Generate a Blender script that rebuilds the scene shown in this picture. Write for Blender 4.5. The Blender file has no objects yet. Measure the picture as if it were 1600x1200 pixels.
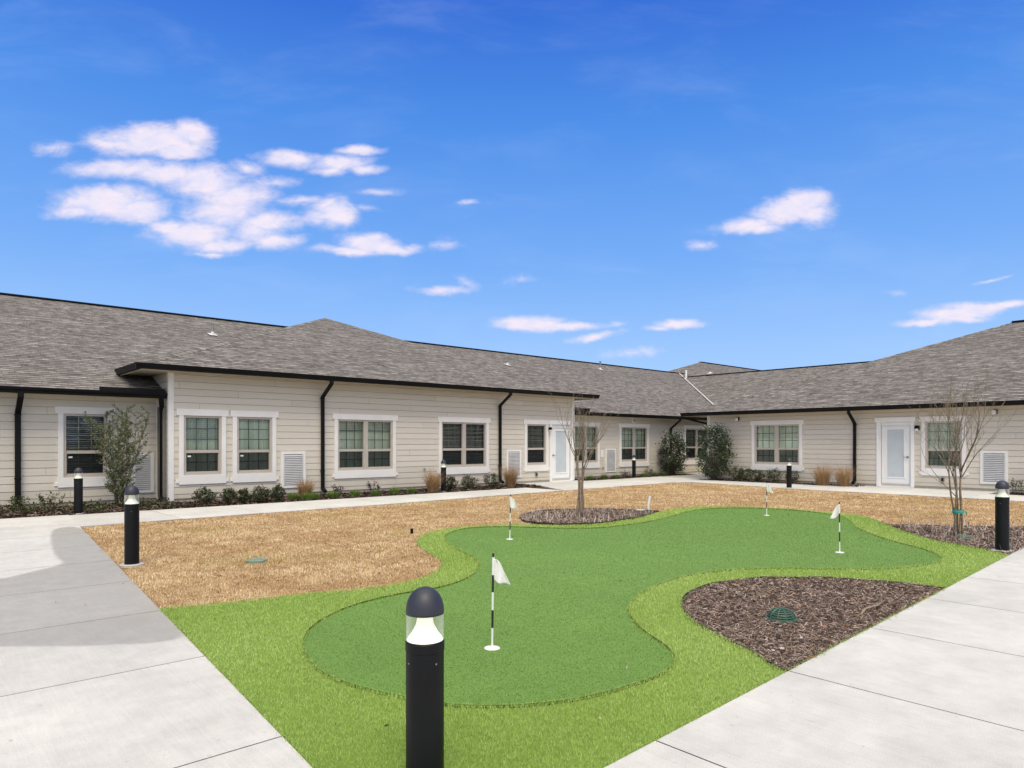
import bpy, bmesh, math, random
import numpy as np
from mathutils import Vector, Matrix
random.seed(7); RNG = np.random.default_rng(11)
R = math.radians
SC = bpy.context.scene; COL = SC.collection

# ------------------------------------------------------------------ camera
H, F, HOR, CX = 1.37, 1070.0, 692.0, 800.0
FW = Vector((0.6686, 0.7436)); RT = Vector((0.7436, -0.6686))
cd = bpy.data.cameras.new('camera'); cam = bpy.data.objects.new('camera', cd); COL.objects.link(cam)
cam.location = (0, 0, H); cam.rotation_euler = (R(90), 0, -math.atan2(FW.x, FW.y))
cd.sensor_width = 36; cd.lens = F/1600*36; cd.shift_y = (HOR-600)/1600; cd.clip_end = 3000; cd.clip_start = .05
SC.camera = cam

# pixel (of the 1600 px photograph) to places on the ground and on walls
def g(x, y, z=0.0):
    Y = (H-z)*F/(y-HOR); X = (x-CX)/F*Y
    return (RT.x*X+FW.x*Y, RT.y*X+FW.y*Y)
def u_at(x, v):
    t = (x-CX)/F
    return v*(FW.y*t-RT.y)/(RT.x-FW.x*t)
def v_at(x, u):
    t = (x-CX)/F
    return u*(RT.x-t*FW.x)/(t*FW.y-RT.y)
def z_at(y, u, v):
    return H-(y-HOR)*(FW.x*u+FW.y*v)/F

# ------------------------------------------------------------------ sky, sun, exposure
SC.view_settings.view_transform = 'Standard'; SC.view_settings.look = 'None'
SC.view_settings.exposure = 0.2; SC.view_settings.gamma = 1
SUN_EL, SUN_AZ = 58, 215
sd = bpy.data.lights.new('sun', 'SUN'); sd.energy = 2.3; sd.angle = R(30); sd.color = (1, .925, .80)
sun = bpy.data.objects.new('sun', sd); COL.objects.link(sun)
sun.rotation_euler = (R(90-SUN_EL), 0, R(180-SUN_AZ)); sun.location = (0, 0, 30)

class N:
    """tiny node helper"""
    def __init__(s, tree): s.t = tree
    def n(s, kind, **kw):
        nd = s.t.nodes.new(kind)
        for k, v in kw.items():
            if k.startswith('i_'):
                key = k[2:]; key = int(key) if key.isdigit() else key.replace('_', ' ')
                if isinstance(v, bpy.types.NodeSocket): s.t.links.new(v, nd.inputs[key])
                else: nd.inputs[key].default_value = v
            else: setattr(nd, k, v)
        return nd
    def math(s, op, a, b=0.0, c=0.0, clamp=False):
        return s.n('ShaderNodeMath', operation=op, use_clamp=clamp, i_0=a, i_1=b, i_2=c).outputs[0]
    def vm(s, op, a, b=(0, 0, 0)):
        nd = s.n('ShaderNodeVectorMath', operation=op, i_0=a, i_1=b); return nd.outputs['Value' if op in ('LENGTH', 'DOT_PRODUCT') else 'Vector']
    def ramp(s, f, stops, interp='LINEAR'):
        nd = s.n('ShaderNodeValToRGB', i_0=f); cr = nd.color_ramp; cr.interpolation = interp
        while len(cr.elements) < len(stops): cr.elements.new(.5)
        for e, (p, c) in zip(cr.elements, stops):
            e.position = p; e.color = (c, c, c, 1) if isinstance(c, (int, float)) else (*c, 1)
        return nd.outputs[0]
    def mix(s, f, a, b, mode='MIX'):
        nd = s.n('ShaderNodeMix', data_type='RGBA', blend_type=mode, clamp_factor=True)
        for i, v in ((0, f), (6, a), (7, b)):
            if isinstance(v, bpy.types.NodeSocket): s.t.links.new(v, nd.inputs[i])
            else: nd.inputs[i].default_value = v if isinstance(v, (int, float)) or len(v) == 4 else (*v, 1)
        return nd.outputs[2]
    def noise(s, vec, scale, detail=4, rough=.55, dist=0.0):
        return s.n('ShaderNodeTexNoise', i_Vector=vec, i_Scale=scale, i_Detail=detail, i_Roughness=rough, i_Distortion=dist)
    def sep(s, v): return s.n('ShaderNodeSeparateXYZ', i_0=v).outputs
    def comb(s, x, y, z=0.0): return s.n('ShaderNodeCombineXYZ', i_0=x, i_1=y, i_2=z).outputs[0]

CLOUDS = [  # px centre, half sizes, strength, tilt
 (238,219,80,23,1,0),(298,212,34,20,1,0),(278,236,48,14,1,0),(180,222,42,9,.8,0),(88,230,30,10,.45,0),(195,262,85,13,.85,0),(255,272,60,16,.9,.1),
 (165,316,74,24,1,0),(212,327,46,20,1,0),(125,330,50,10,.8,0),(318,282,60,22,.95,0),(365,305,62,22,.9,0),(350,330,65,24,.8,0),(415,345,50,17,.85,0),
 (300,362,62,20,.95,0),(262,355,34,13,.9,0),(345,380,50,13,.8,0),(430,375,34,14,.8,0),(400,360,40,16,.85,0),(450,372,26,8,.6,0),(385,262,26,10,.6,0),(430,283,30,10,.5,0),
 (468,312,46,7,.5,0),(335,395,35,5,.5,0),(453,246,46,12,.9,0),(530,252,50,13,.9,0),(562,232,33,8,.9,0),(572,262,28,8,.8,0),(515,265,30,8,.7,0),(520,333,34,22,1,0),(498,340,25,12,.8,0),
 (573,380,44,15,1,0),(610,388,44,9,.9,0),(535,388,42,7,.7,0),(585,370,24,9,.9,0),(555,392,34,7,.9,0),(598,299,30,5,.4,0),(690,383,18,8,.35,0),(690,454,42,6,.6,0),
 (725,440,18,7,.3,.6),(727,320,14,4,.5,0),(570,325,30,5,.3,0),(1235,330,60,20,1,-.12),(1262,316,36,17,1,0),(1275,338,28,17,.9,0),(1170,350,56,10,.8,-.12),(1180,357,40,7,.8,0),(1095,380,22,7,.5,0),
 (832,506,54,12,1,0),(815,512,42,7,.9,0),(885,510,52,7,.8,0),(930,527,38,6,.65,-.15),(960,508,16,5,.3,0),(1060,507,36,7,.85,-.08),(1030,514,25,4,.6,0),(985,553,40,7,.35,-.1),
 (1500,487,66,11,1,-.1),(1520,480,52,9,1,0),(1445,504,44,6,.9,-.06),(1570,477,46,6,.8,-.06),(1490,497,50,7,.8,0),(1550,436,26,3,.5,-.2),(1405,458,20,4,.25,0),(820,437,20,5,.2,0)]
def make_world():
    w = bpy.data.worlds.new('World'); SC.world = w; w.use_nodes = True
    t = w.node_tree; t.nodes.clear(); q = N(t)
    gen = q.n('ShaderNodeTexCoord').outputs['Generated']
    d = q.vm('NORMALIZE', gen)
    x, y, z = q.sep(d)
    fw = q.vm('DOT_PRODUCT', d, (FW.x, FW.y, 0)); rt = q.vm('DOT_PRODUCT', d, (RT.x, RT.y, 0))
    fwc = q.math('MAXIMUM', fw, .05)
    s = q.math('DIVIDE', rt, fwc); tt = q.math('DIVIDE', z, fwc)
    P = q.comb(s, tt)
    def warp(v, scale, amt, det=3):
        nz = q.noise(v, scale, det, .6).outputs['Color']
        off = q.vm('SUBTRACT', nz, (.5, .5, .5))
        return q.vm('ADD', v, q.vm('MULTIPLY', off, (amt, amt*.6, 0)))
    PW = warp(warp(P, 7, .04), 26, .018, 5)
    px_, py_, _ = q.sep(PW)
    best = None
    for (cx, cy, a, b, k, tilt) in CLOUDS:
        u0, v0 = (cx-CX)/F, (HOR-cy)/F
        c, sn = math.cos(-tilt), math.sin(-tilt)
        loc = q.vm('SUBTRACT', PW, (u0, v0, 0))
        if tilt:
            m = q.n('ShaderNodeVectorRotate', rotation_type='Z_AXIS', i_0=loc); m.inputs['Angle'].default_value = tilt; loc = m.outputs[0]
        r = q.vm('LENGTH', q.vm('MULTIPLY', loc, (F/a/1.38, F/b/1.45, 0)))
        m = q.math('MULTIPLY', q.math('SUBTRACT', 1.0, r), k)
        if best is None: best = m
        else:
            nd = q.n('ShaderNodeMath', operation='SMOOTH_MAX', i_0=best, i_1=m, i_2=.12); best = nd.outputs[0]
    st = q.n('ShaderNodeVectorMath', operation='MULTIPLY', i_0=P, i_1=(1, 1.9, 1)).outputs[0]
    n1 = q.noise(st, 28, 7, .62, .3).outputs[0]
    n2 = q.noise(st, 85, 4, .6).outputs[0]
    fld = q.math('ADD', best, q.math('MULTIPLY', q.math('SUBTRACT', n1, .5), .72))
    fld = q.math('ADD', fld, q.math('MULTIPLY', q.math('SUBTRACT', n2, .5), .16))
    dens = q.n('ShaderNodeMapRange', interpolation_type='SMOOTHSTEP', i_0=fld, i_1=-.08, i_2=.74, i_3=0.0, i_4=.95).outputs[0]
    front = q.math('GREATER_THAN', fw, .06)
    dens = q.math('MULTIPLY', dens, front)
    # thin veil
    veil = q.n('ShaderNodeMapRange', interpolation_type='SMOOTHSTEP', i_0=q.noise(q.comb(s, q.math('MULTIPLY', tt, 3.2)), 3.4, 5, .6, .4).outputs[0], i_1=.45, i_2=.85, i_3=0.0, i_4=.10).outputs[0]
    # clear blue, deepest overhead
    el = q.math('ARCSINE', q.math('MAXIMUM', z, 0))
    grad = q.ramp(q.math('DIVIDE', el, R(40)), [(0, (.42, .62, .93)), (.17, (.31, .53, .92)), (.36, (.165, .39, .87)), (.62, (.066, .255, .77)), (.82, (.026, .140, .64)), (1, (.018, .10, .54))])
    sky = q.n('ShaderNodeTexSky', sky_type='NISHITA', sun_disc=False, sun_elevation=R(SUN_EL), sun_rotation=R(SUN_AZ), air_density=1.0, dust_density=.4, ozone_density=2.5)
    base = q.mix(.12, grad, q.vm('MULTIPLY', sky.outputs[0], (.09, .09, .09)))
    base = q.mix(veil, base, (.8, .88, 1.0))
    shade = q.ramp(n1, [(.3, (.68, .68, .86)), (.62, (.84, .75, .83))])
    base = q.mix(dens, base, shade)
    # unseen white cloud added for soft neutral fill: deck overhead and behind the viewer
    fill_deck = q.n('ShaderNodeMapRange', interpolation_type='SMOOTHSTEP', i_0=q.math('ADD', z, q.math('MULTIPLY', q.math('SUBTRACT', q.noise(d, 3, 5).outputs[0], .5), .25)), i_1=.66, i_2=.82).outputs[0]
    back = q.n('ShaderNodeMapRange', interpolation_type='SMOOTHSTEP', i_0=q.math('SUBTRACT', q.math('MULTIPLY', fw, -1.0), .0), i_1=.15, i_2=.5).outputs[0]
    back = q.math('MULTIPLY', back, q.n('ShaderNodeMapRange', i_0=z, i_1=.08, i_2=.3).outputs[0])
    base = q.mix(q.math('MAXIMUM', fill_deck, q.math('MULTIPLY', back, .70)), base, (1.36, 1.26, 1.12))
    ground = q.math('LESS_THAN', z, -.002)
    base = q.mix(ground, base, (.3, .3, .27))
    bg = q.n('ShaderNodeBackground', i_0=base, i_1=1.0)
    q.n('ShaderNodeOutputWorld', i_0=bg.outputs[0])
    w.cycles.sampling_method = 'MANUAL'; w.cycles.sample_map_resolution = 1024
make_world()

# ------------------------------------------------------------------ materials
def mat(name):
    m = bpy.data.materials.new(name); m.use_nodes = True; m.node_tree.nodes.clear(); q = N(m.node_tree)
    out = q.n('ShaderNodeOutputMaterial'); bs = q.n('ShaderNodeBsdfPrincipled')
    m.node_tree.links.new(bs.outputs[0], out.inputs[0]); return m, q, bs, out
def link(q, a, b): q.t.links.new(a, b)
def objco(q): return q.n('ShaderNodeTexCoord').outputs['Object']
def pos(q): return q.n('ShaderNodeNewGeometry').outputs['Position']
def bump(q, bs, h, strength, dist):
    b = q.n('ShaderNodeBump', i_Strength=strength, i_Distance=dist, i_Height=h); link(q, b.outputs[0], bs.inputs['Normal'])
def simple(name, c1, c2=None, rough=.6, scale=6, metal=0.0, bs_=0.0, spec=.5, detail=5):
    m, q, bs, _ = mat(name); c2 = c2 or tuple(x*.8 for x in c1)
    nz = q.noise(pos(q), scale, detail, .6).outputs[0]
    link(q, q.ramp(nz, [(.3, c2), (.7, c1)]), bs.inputs['Base Color'])
    bs.inputs['Roughness'].default_value = rough; bs.inputs['Metallic'].default_value = metal
    bs.inputs['Specular IOR Level'].default_value = spec
    if bs_: bump(q, bs, q.noise(pos(q), scale*14, 3).outputs[0], bs_, .004)
    return m
def byrnd(name, stops, rough=.7, trans=0.0, patch=None, spec=.3, pscale=1.2, sheen=0):
    """colour picked per face from the 'rnd' attribute"""
    m, q, bs, out = mat(name)
    r = q.n('ShaderNodeAttribute', attribute_name='rnd').outputs['Fac']
    c = q.ramp(r, stops)
    if patch:
        nz = q.noise(pos(q), pscale, 4, .6).outputs[0]
        f = q.n('ShaderNodeMapRange', interpolation_type='SMOOTHSTEP', i_0=nz, i_1=.42, i_2=.68).outputs[0]
        c = q.mix(q.math('MULTIPLY', f, patch[1]), c, q.mix(1.0, c, patch[0], 'MULTIPLY'))
    link(q, c, bs.inputs['Base Color']); bs.inputs['Roughness'].default_value = rough
    bs.inputs['Specular IOR Level'].default_value = spec
    if sheen: bs.inputs['Sheen Weight'].default_value = sheen; bs.inputs['Sheen Roughness'].default_value = .4; bs.inputs['Sheen Tint'].default_value = (.85, 1, .7, 1)
    if trans:
        tr = q.n('ShaderNodeBsdfTranslucent'); link(q, c, tr.inputs[0])
        mx = q.n('ShaderNodeMixShader', i_0=trans, i_1=bs.outputs[0], i_2=tr.outputs[0]); link(q, mx.outputs[0], out.inputs[0])
    return m

def m_concrete(name, damp=False, tone=1.0):
    m, q, bs, _ = mat(name); p = pos(q)
    big = q.noise(p, .7, 5, .6).outputs[0]; mid = q.noise(p, 5, 6, .65).outputs[0]; fine = q.noise(p, 160, 3, .7).outputs[0]
    br = q.noise(q.vm('MULTIPLY', p, (55, 3, 1)), 1.0, 4, .6).outputs[0]
    c = q.ramp(big, [(.3, (.50*tone, .495*tone, .46*tone)), (.7, (.65*tone, .64*tone, .595*tone))])
    c = q.mix(.5, c, q.mix(1.0, c, q.ramp(mid, [(.3, .74), (.7, 1.08)]), 'MULTIPLY'))
    c = q.mix(.55, c, q.mix(1.0, c, q.ramp(fine, [(.25, .60), (.6, 1.08)]), 'MULTIPLY'))
    c = q.mix(.35, c, q.mix(1.0, c, q.ramp(br, [(.3, .82), (.7, 1.07)]), 'MULTIPLY'))
    # small dark specks and scuffs
    sp = q.noise(p, 22, 2, .5).outputs[0]; c = q.mix(q.ramp(sp, [(.70, 0), (.76, .55)]), c, (.3, .29, .26))
    tone_ = q.n('ShaderNodeAttribute', attribute_name='tone').outputs['Fac']
    c = q.mix(1.0, c, q.comb(tone_, tone_, tone_), 'MULTIPLY')
    bs.inputs['Roughness'].default_value = .85
    if damp:
        a = q.n('ShaderNodeAttribute', attribute_name='damp').outputs['Fac']
        f = q.math('ADD', a, q.math('MULTIPLY', q.math('SUBTRACT', mid, .5), .5))
        f = q.n('ShaderNodeMapRange', interpolation_type='SMOOTHSTEP', i_0=f, i_1=.36, i_2=.66, i_3=0.0, i_4=1.0).outputs[0]
        fw_ = q.math('MULTIPLY', f, q.ramp(big, [(.3, .6), (.65, 1.0)]))
        c = q.mix(fw_, c, q.mix(1.0, c, (.62, .61, .585), 'MULTIPLY'))
        b = q.n('ShaderNodeAttribute', attribute_name='mud').outputs['Fac']
        c = q.mix(q.math('MULTIPLY', b, q.ramp(mid, [(.35, .2), (.65, .9)])), c, (.27, .24, .17))
        link(q, q.math('MULTIPLY_ADD', f, -.3, .85), bs.inputs['Roughness'])
    link(q, c, bs.inputs['Base Color'])
    bump(q, bs, q.math('ADD', fine, q.math('MULTIPLY', br, .8)), .35, .003)
    return m
M = {}
M['concrete_damp'] = m_concrete('concrete_damp', True); M['concrete'] = m_concrete('concrete')
def m_siding():
    m, q, bs, _ = mat('siding'); p = pos(q); x, y, z = q.sep(p)
    row = q.math('FLOOR', q.math('DIVIDE', z, .165))
    al = q.math('ADD', x, y)
    brd = q.math('FLOOR', q.math('DIVIDE', q.math('ADD', al, q.math('MULTIPLY', row, 1.37)), 3.66))
    wn = q.n('ShaderNodeTexWhiteNoise', noise_dimensions='2D', i_Vector=q.comb(row, brd)).outputs[0]
    c = q.ramp(wn, [(0, (.60, .55, .46)), (1, (.66, .607, .515))])
    gr = q.noise(q.vm('MULTIPLY', p, (2.5, 2.5, 42)), 1.0, 4, .6).outputs[0]
    c = q.mix(.35, c, q.mix(1.0, c, q.ramp(gr, [(.3, .86), (.7, 1.08)]), 'MULTIPLY'))
    dirt = q.noise(p, 1.4, 5, .6).outputs[0]; low = q.n('ShaderNodeMapRange', i_0=z, i_1=.55, i_2=0.0, i_3=0.0, i_4=.55).outputs[0]
    c = q.mix(q.math('MULTIPLY', low, q.ramp(dirt, [(.3, .3), (.7, 1.0)])), c, (.40, .35, .25))
    fr = q.math('FRACT', q.math('DIVIDE', q.math('ADD', al, q.math('MULTIPLY', row, 1.37)), 3.66))
    c = q.mix(q.math('LESS_THAN', fr, .0012), c, (.12, .11, .1))
    link(q, c, bs.inputs['Base Color']); bs.inputs['Roughness'].default_value = .62
    bump(q, bs, gr, .25, .004); return m
M['siding'] = m_siding()
def m_shingle():
    m, q, bs, _ = mat('shingle'); uv = q.n('ShaderNodeUVMap').outputs[0]
    u, v, _z = q.sep(uv)
    wob = q.math('MULTIPLY', q.math('SUBTRACT', q.noise(uv, 1.6, 2).outputs[0], .5), .012)
    uv2y = q.math('ADD', v, wob); uv2 = q.comb(u, uv2y)
    def brick(w, off, sq=1.0):
        return q.n('ShaderNodeTexBrick', offset=off, offset_frequency=2, squash=sq, squash_frequency=3, i_Vector=uv2, i_Color1=(0, 0, 0, 1), i_Color2=(1, 1, 1, 1),
                   i_Mortar=(0, 0, 0, 1), i_Scale=1.0, i_Mortar_Size=.0, i_Bias=0.0, i_Brick_Width=w, i_Row_Height=.142)
    a = brick(.24, .37, 1.4).outputs[0]; b = brick(.13, .43, .7).outputs[0]
    k = q.math('MULTIPLY_ADD', a, .55, q.math('MULTIPLY', b, .45))
    c = q.ramp(k, [(0, (.100, .090, .081)), (.3, (.150, .137, .124)), (.55, (.195, .178, .162)), (.8, (.245, .226, .207)), (1, (.31, .288, .265))])
    big = q.noise(uv, .35, 4, .6).outputs[0]
    c = q.mix(.6, c, q.mix(1.0, c, q.ramp(big, [(.3, .86), (.7, 1.12)]), 'MULTIPLY'))
    rw = q.math('FLOOR', q.math('DIVIDE', uv2y, .142))
    st = q.noise(q.comb(q.math('MULTIPLY', u, 1.5), q.math('MULTIPLY', rw, .9)), 1.0, 3, .6).outputs[0]
    c = q.mix(1.0, c, q.ramp(st, [(.32, .72), (.5, 1.04), (.66, 1.36)]), 'MULTIPLY')
    gr = q.noise(uv, 55, 3, .7).outputs[0]; c = q.mix(.5, c, q.mix(1.0, c, q.ramp(gr, [(.3, .72), (.7, 1.25)]), 'MULTIPLY'))
    row = q.math('DIVIDE', q.math('ADD', v, wob), .142); fr = q.math('FRACT', row)
    # painted shadow below each course: dark line of varied thickness (laminated double tabs)
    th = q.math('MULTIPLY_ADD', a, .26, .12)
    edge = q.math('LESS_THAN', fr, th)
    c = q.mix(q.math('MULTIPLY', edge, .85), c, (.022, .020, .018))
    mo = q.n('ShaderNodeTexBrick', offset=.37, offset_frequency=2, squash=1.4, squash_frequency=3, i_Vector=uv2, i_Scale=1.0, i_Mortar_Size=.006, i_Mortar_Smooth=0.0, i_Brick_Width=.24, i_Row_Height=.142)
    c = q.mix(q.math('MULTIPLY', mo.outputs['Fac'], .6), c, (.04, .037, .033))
    link(q, c, bs.inputs['Base Color']); bs.inputs['Roughness'].default_value = .92; bs.inputs['Specular IOR Level'].default_value = .2
    bump(q, bs, q.math('ADD', q.math('SUBTRACT', 1.0, fr), q.math('MULTIPLY', k, .5)), .6, .012); return m
M['shingle'] = m_shingle()
M['trim'] = simple('trim', (.82, .80, .755), (.75, .73, .69), .5, 3, bs_=.12)
M['door_white'] = simple('door_white', (.85, .845, .82), (.80, .795, .775), .35, 2)
M['vinyl'] = simple('vinyl', (.50, .45, .385), (.44, .395, .34), .45, 4)
M['black_metal'] = simple('black_metal', (.008, .008, .009), (.005, .005, .006), .5, 3, spec=.15)
M['bollard'] = simple('bollard', (.0075, .008, .0095), (.005, .0055, .0065), .45, 5, bs_=.05, spec=.2)
M['cap'] = simple('cap', (.028, .031, .045), (.020, .022, .033), .5, 9)
M['fascia'] = simple('fascia', (.50, .44, .31), (.44, .38, .26), .6, 4)
M['soffit'] = simple('soffit', (.42, .39, .33), (.36, .33, .28), .7, 4)
M['louver'] = simple('louver', (.62, .62, .61), (.54, .54, .53), .45, 5)
M['room'] = simple('room', (.20, .19, .17), (.14, .13, .12), .8, 2)
M['muntin'] = simple('muntin', (.10, .12, .10), (.07, .085, .07), .5, 5)
M['muntin_light'] = simple('muntin_light', (.36, .34, .30), (.30, .28, .25), .5, 5)
M['sheer'] = simple('sheer', (.86, .90, .78), (.70, .76, .64), .8, 3)
M['blind'] = simple('blind', (.60, .61, .59), (.5, .51, .49), .6, 3)
M['door_glass'] = simple('door_glass', (.56, .61, .63), (.48, .53, .56), .18, 2)
M['grey_metal'] = simple('grey_metal', (.35, .35, .35), (.22, .22, .22), .4, 6, metal=.6)
M['flash'] = simple('flash', (.62, .60, .57), (.5, .48, .46), .45, 5)
M['white_paint'] = simple('white_paint', (.82, .82, .80), (.76, .76, .74), .4, 6)
M['black_paint'] = simple('black_paint', (.012, .012, .012), (.02, .02, .02), .4, 6)
M['red_decal'] = simple('red_decal', (.55, .30, .30), (.5, .25, .26), .5, 5)
M['flag'] = simple('flag', (.80, .80, .76), (.70, .70, .66), .75, 12)
M['drain_green'] = simple('drain_green', (.05, .12, .08), (.03, .075, .05), .45, 20)
M['valve_green'] = simple('valve_green', (.20, .27, .19), (.14, .21, .15), .6, 20)
M['tape'] = simple('tape', (.02, .38, .30), (.01, .28, .22), .5, 20)
M['cement'] = simple('cement', (.5, .49, .47), (.36, .35, .33), .85, 12)
M['edging'] = simple('edging', (.025, .018, .014), (.014, .010, .008), .7, 9)
M['bark'] = simple('bark', (.30, .225, .155), (.12, .085, .060), .8, 22, bs_=.5)
M['bark_pale'] = simple('bark_pale', (.36, .285, .20), (.17, .125, .085), .8, 20, bs_=.5)
M['stem'] = simple('stem', (.13, .095, .06), (.07, .05, .035), .85, 30)
M['deadstem'] = simple('deadstem', (.48, .40, .32), (.28, .22, .17), .85, 20)
def m_glass():
    m = bpy.data.materials.new('pane_glass'); m.use_nodes = True; m.node_tree.nodes.clear(); q = N(m.node_tree)
    fr = q.n('ShaderNodeFresnel', i_IOR=1.45)
    tr = q.n('ShaderNodeBsdfTransparent', i_0=(.93, .98, .93, 1)); gl = q.n('ShaderNodeBsdfGlossy', i_0=(1, 1, 1, 1), i_Roughness=.02)
    mx = q.n('ShaderNodeMixShader', i_0=fr.outputs[0], i_1=tr.outputs[0], i_2=gl.outputs[0]); q.n('ShaderNodeOutputMaterial', i_0=mx.outputs[0]); return m
M['glass'] = m_glass()
def m_screen():
    m = bpy.data.materials.new('insect_screen'); m.use_nodes = True; m.node_tree.nodes.clear(); q = N(m.node_tree)
    tr = q.n('ShaderNodeBsdfTransparent'); df = q.n('ShaderNodeBsdfDiffuse', i_0=(.022, .025, .026, 1))
    mx = q.n('ShaderNodeMixShader', i_0=.60, i_1=tr.outputs[0], i_2=df.outputs[0]); q.n('ShaderNodeOutputMaterial', i_0=mx.outputs[0]); return m
M['screen'] = m_screen()
def m_lens():
    m = bpy.data.materials.new('clear_lens'); m.use_nodes = True; m.node_tree.nodes.clear(); q = N(m.node_tree)
    lw = q.n('ShaderNodeLayerWeight', i_0=.25)
    tr = q.n('ShaderNodeBsdfTransparent', i_0=(.95, .95, .88, 1)); gl = q.n('ShaderNodeBsdfPrincipled', i_Base_Color=(.8, .82, .76, 1), i_Roughness=.12)
    f = q.math('MULTIPLY_ADD', lw.outputs['Facing'], .75, .05, clamp=True)
    mx = q.n('ShaderNodeMixShader', i_0=f, i_1=tr.outputs[0], i_2=gl.outputs[0]); q.n('ShaderNodeOutputMaterial', i_0=mx.outputs[0]); return m
M['lens'] = m_lens()
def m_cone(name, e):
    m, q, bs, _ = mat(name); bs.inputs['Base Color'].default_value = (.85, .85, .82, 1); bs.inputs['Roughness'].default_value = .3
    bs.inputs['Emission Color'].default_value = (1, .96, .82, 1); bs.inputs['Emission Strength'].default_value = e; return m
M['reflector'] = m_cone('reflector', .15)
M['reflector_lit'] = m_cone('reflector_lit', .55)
# ground
def m_lawn():
    m, q, bs, _ = mat('lawn'); p = pos(q)
    a = q.noise(p, 2.0, 6, .65).outputs[0]; b = q.noise(q.vm('MULTIPLY', p, (1, 1, 1)), 60, 4, .7).outputs[0]
    c = q.ramp(b, [(.3, (.17, .10, .045)), (.5, (.36, .235, .11)), (.72, (.52, .37, .19))])
    c = q.mix(q.ramp(a, [(.35, .0), (.7, .5)]), c, (.28, .16, .075))
    link(q, c, bs.inputs['Base Color']); bs.inputs['Roughness'].default_value = .95
    bump(q, bs, b, .8, .02); return m
M['lawn'] = m_lawn()
def m_putting():
    m, q, bs, _ = mat('putting_green'); p = pos(q)
    a = q.noise(p, .9, 4, .6).outputs[0]; b = q.noise(p, 190, 3, .75).outputs[0]; b2 = q.noise(p, 105, 5, .85).outputs[0]; v = q.n('ShaderNodeTexVoronoi', i_Vector=p, i_Scale=190.0)
    c = q.ramp(b2, [(.32, (.05, .12, .013)), (.5, (.125, .25, .035)), (.68, (.25, .41, .08))])
    c = q.mix(.30, c, q.ramp(v.outputs['Distance'], [(.1, (.24, .38, .07)), (.6, (.06, .125, .014))]))
    c = q.mix(.5, c, q.mix(1.0, c, q.ramp(a, [(.3, .86), (.7, 1.14)]), 'MULTIPLY'))
    st = q.noise(q.vm('MULTIPLY', p, (5, .6, 1)), 1.0, 3, .5).outputs[0]
    c = q.mix(.35, c, q.mix(1.0, c, q.ramp(st, [(.35, .88), (.65, 1.12)]), 'MULTIPLY'))
    link(q, c, bs.inputs['Base Color']); bs.inputs['Roughness'].default_value = .85; bs.inputs['Specular IOR Level'].default_value = .25
    bs.inputs['Sheen Weight'].default_value = .3; bs.inputs['Sheen Roughness'].default_value = .45; bs.inputs['Sheen Tint'].default_value = (.8, 1, .5, 1)
    bump(q, bs, b, .7, .006); return m
M['putting'] = m_putting()
M['turf_base'] = simple('turf_base', (.22, .33, .055), (.12, .20, .03), .9, 30)
M['turf_edge_shade'] = simple('turf_edge_shade', (.06, .10, .02), (.02, .035, .008), .95, 60)
M['soil'] = simple('soil', (.115, .075, .055), (.035, .023, .017), .95, 12, bs_=.9, spec=.1)
M['ground'] = simple('ground', (.30, .25, .15), (.2, .17, .1), .95, .5)
M['turf'] = byrnd('turf', [(0, (.13, .215, .025)), (.3, (.25, .375, .06)), (.62, (.43, .57, .135)), (.9, (.67, .76, .34)), (1, (.62, .58, .30))], .55, .25, ((.86, .92, .8), .5), .35, .9)
M['pile'] = byrnd('pile', [(0, (.05, .11, .014)), (.4, (.100, .228, .030)), (.75, (.175, .34, .058)), (1, (.34, .50, .13))], .6, .15, None, .3, sheen=.3)
M['straw'] = byrnd('straw', [(0, (.20, .11, .045)), (.25, (.47, .32, .16)), (.6, (.76, .585, .335)), (.9, (.93, .79, .58)), (1, (.50, .50, .18))], .8, .1, ((.74, .64, .54), .85), .2, .8)
M['chips'] = byrnd('chips', [(0, (.03, .022, .019)), (.3, (.085, .058, .046)), (.55, (.215, .155, .12)), (.78, (.38, .30, .245)), (.93, (.62, .53, .46)), (1, (.45, .19, .07))], .85, 0, None, .2)
M['bed_chips'] = byrnd('bed_chips', [(0, (.02, .014, .011)), (.5, (.06, .042, .033)), (.85, (.13, .095, .072)), (1, (.26, .20, .155))], .9, 0, None, .1)
M['holly'] = byrnd('holly', [(0, (.010, .020, .009)), (.5, (.028, .050, .020)), (.85, (.055, .088, .036)), (1, (.13, .16, .085))], .32, .08, None, .55)
M['olive'] = byrnd('olive', [(0, (.06, .072, .035)), (.5, (.14, .165, .078)), (.85, (.26, .285, .155)), (1, (.42, .38, .12))], .5, .2, None, .35)
M['boxwood'] = byrnd('boxwood', [(0, (.012, .021, .008)), (.5, (.034, .054, .018)), (.8, (.075, .10, .035)), (1, (.17, .10, .045))], .45, .12, None, .4)
M['plum'] = byrnd('plum', [(0, (.018, .014, .016)), (.6, (.045, .034, .038)), (1, (.085, .075, .055))], .5, .1, None, .3)
M['tuft'] = byrnd('tuft', [(0, (.055, .11, .018)), (.5, (.13, .235, .035)), (.9, (.235, .36, .075)), (1, (.4, .38, .15))], .6, .3, None, .3)
M['dry'] = byrnd('dry', [(0, (.19, .105, .045)), (.5, (.42, .26, .125)), (1, (.62, .44, .25))], .75, .25, None, .2)
M['litter'] = byrnd('litter', [(0, (.10, .05, .02)), (.6, (.26, .15, .07)), (1, (.60, .52, .40))], .8)
M['creeper'] = byrnd('creeper', [(0, (.025, .032, .014)), (.5, (.06, .085, .028)), (.85, (.12, .15, .05)), (1, (.18, .09, .05))], .6, .15, None, .3)

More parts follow.
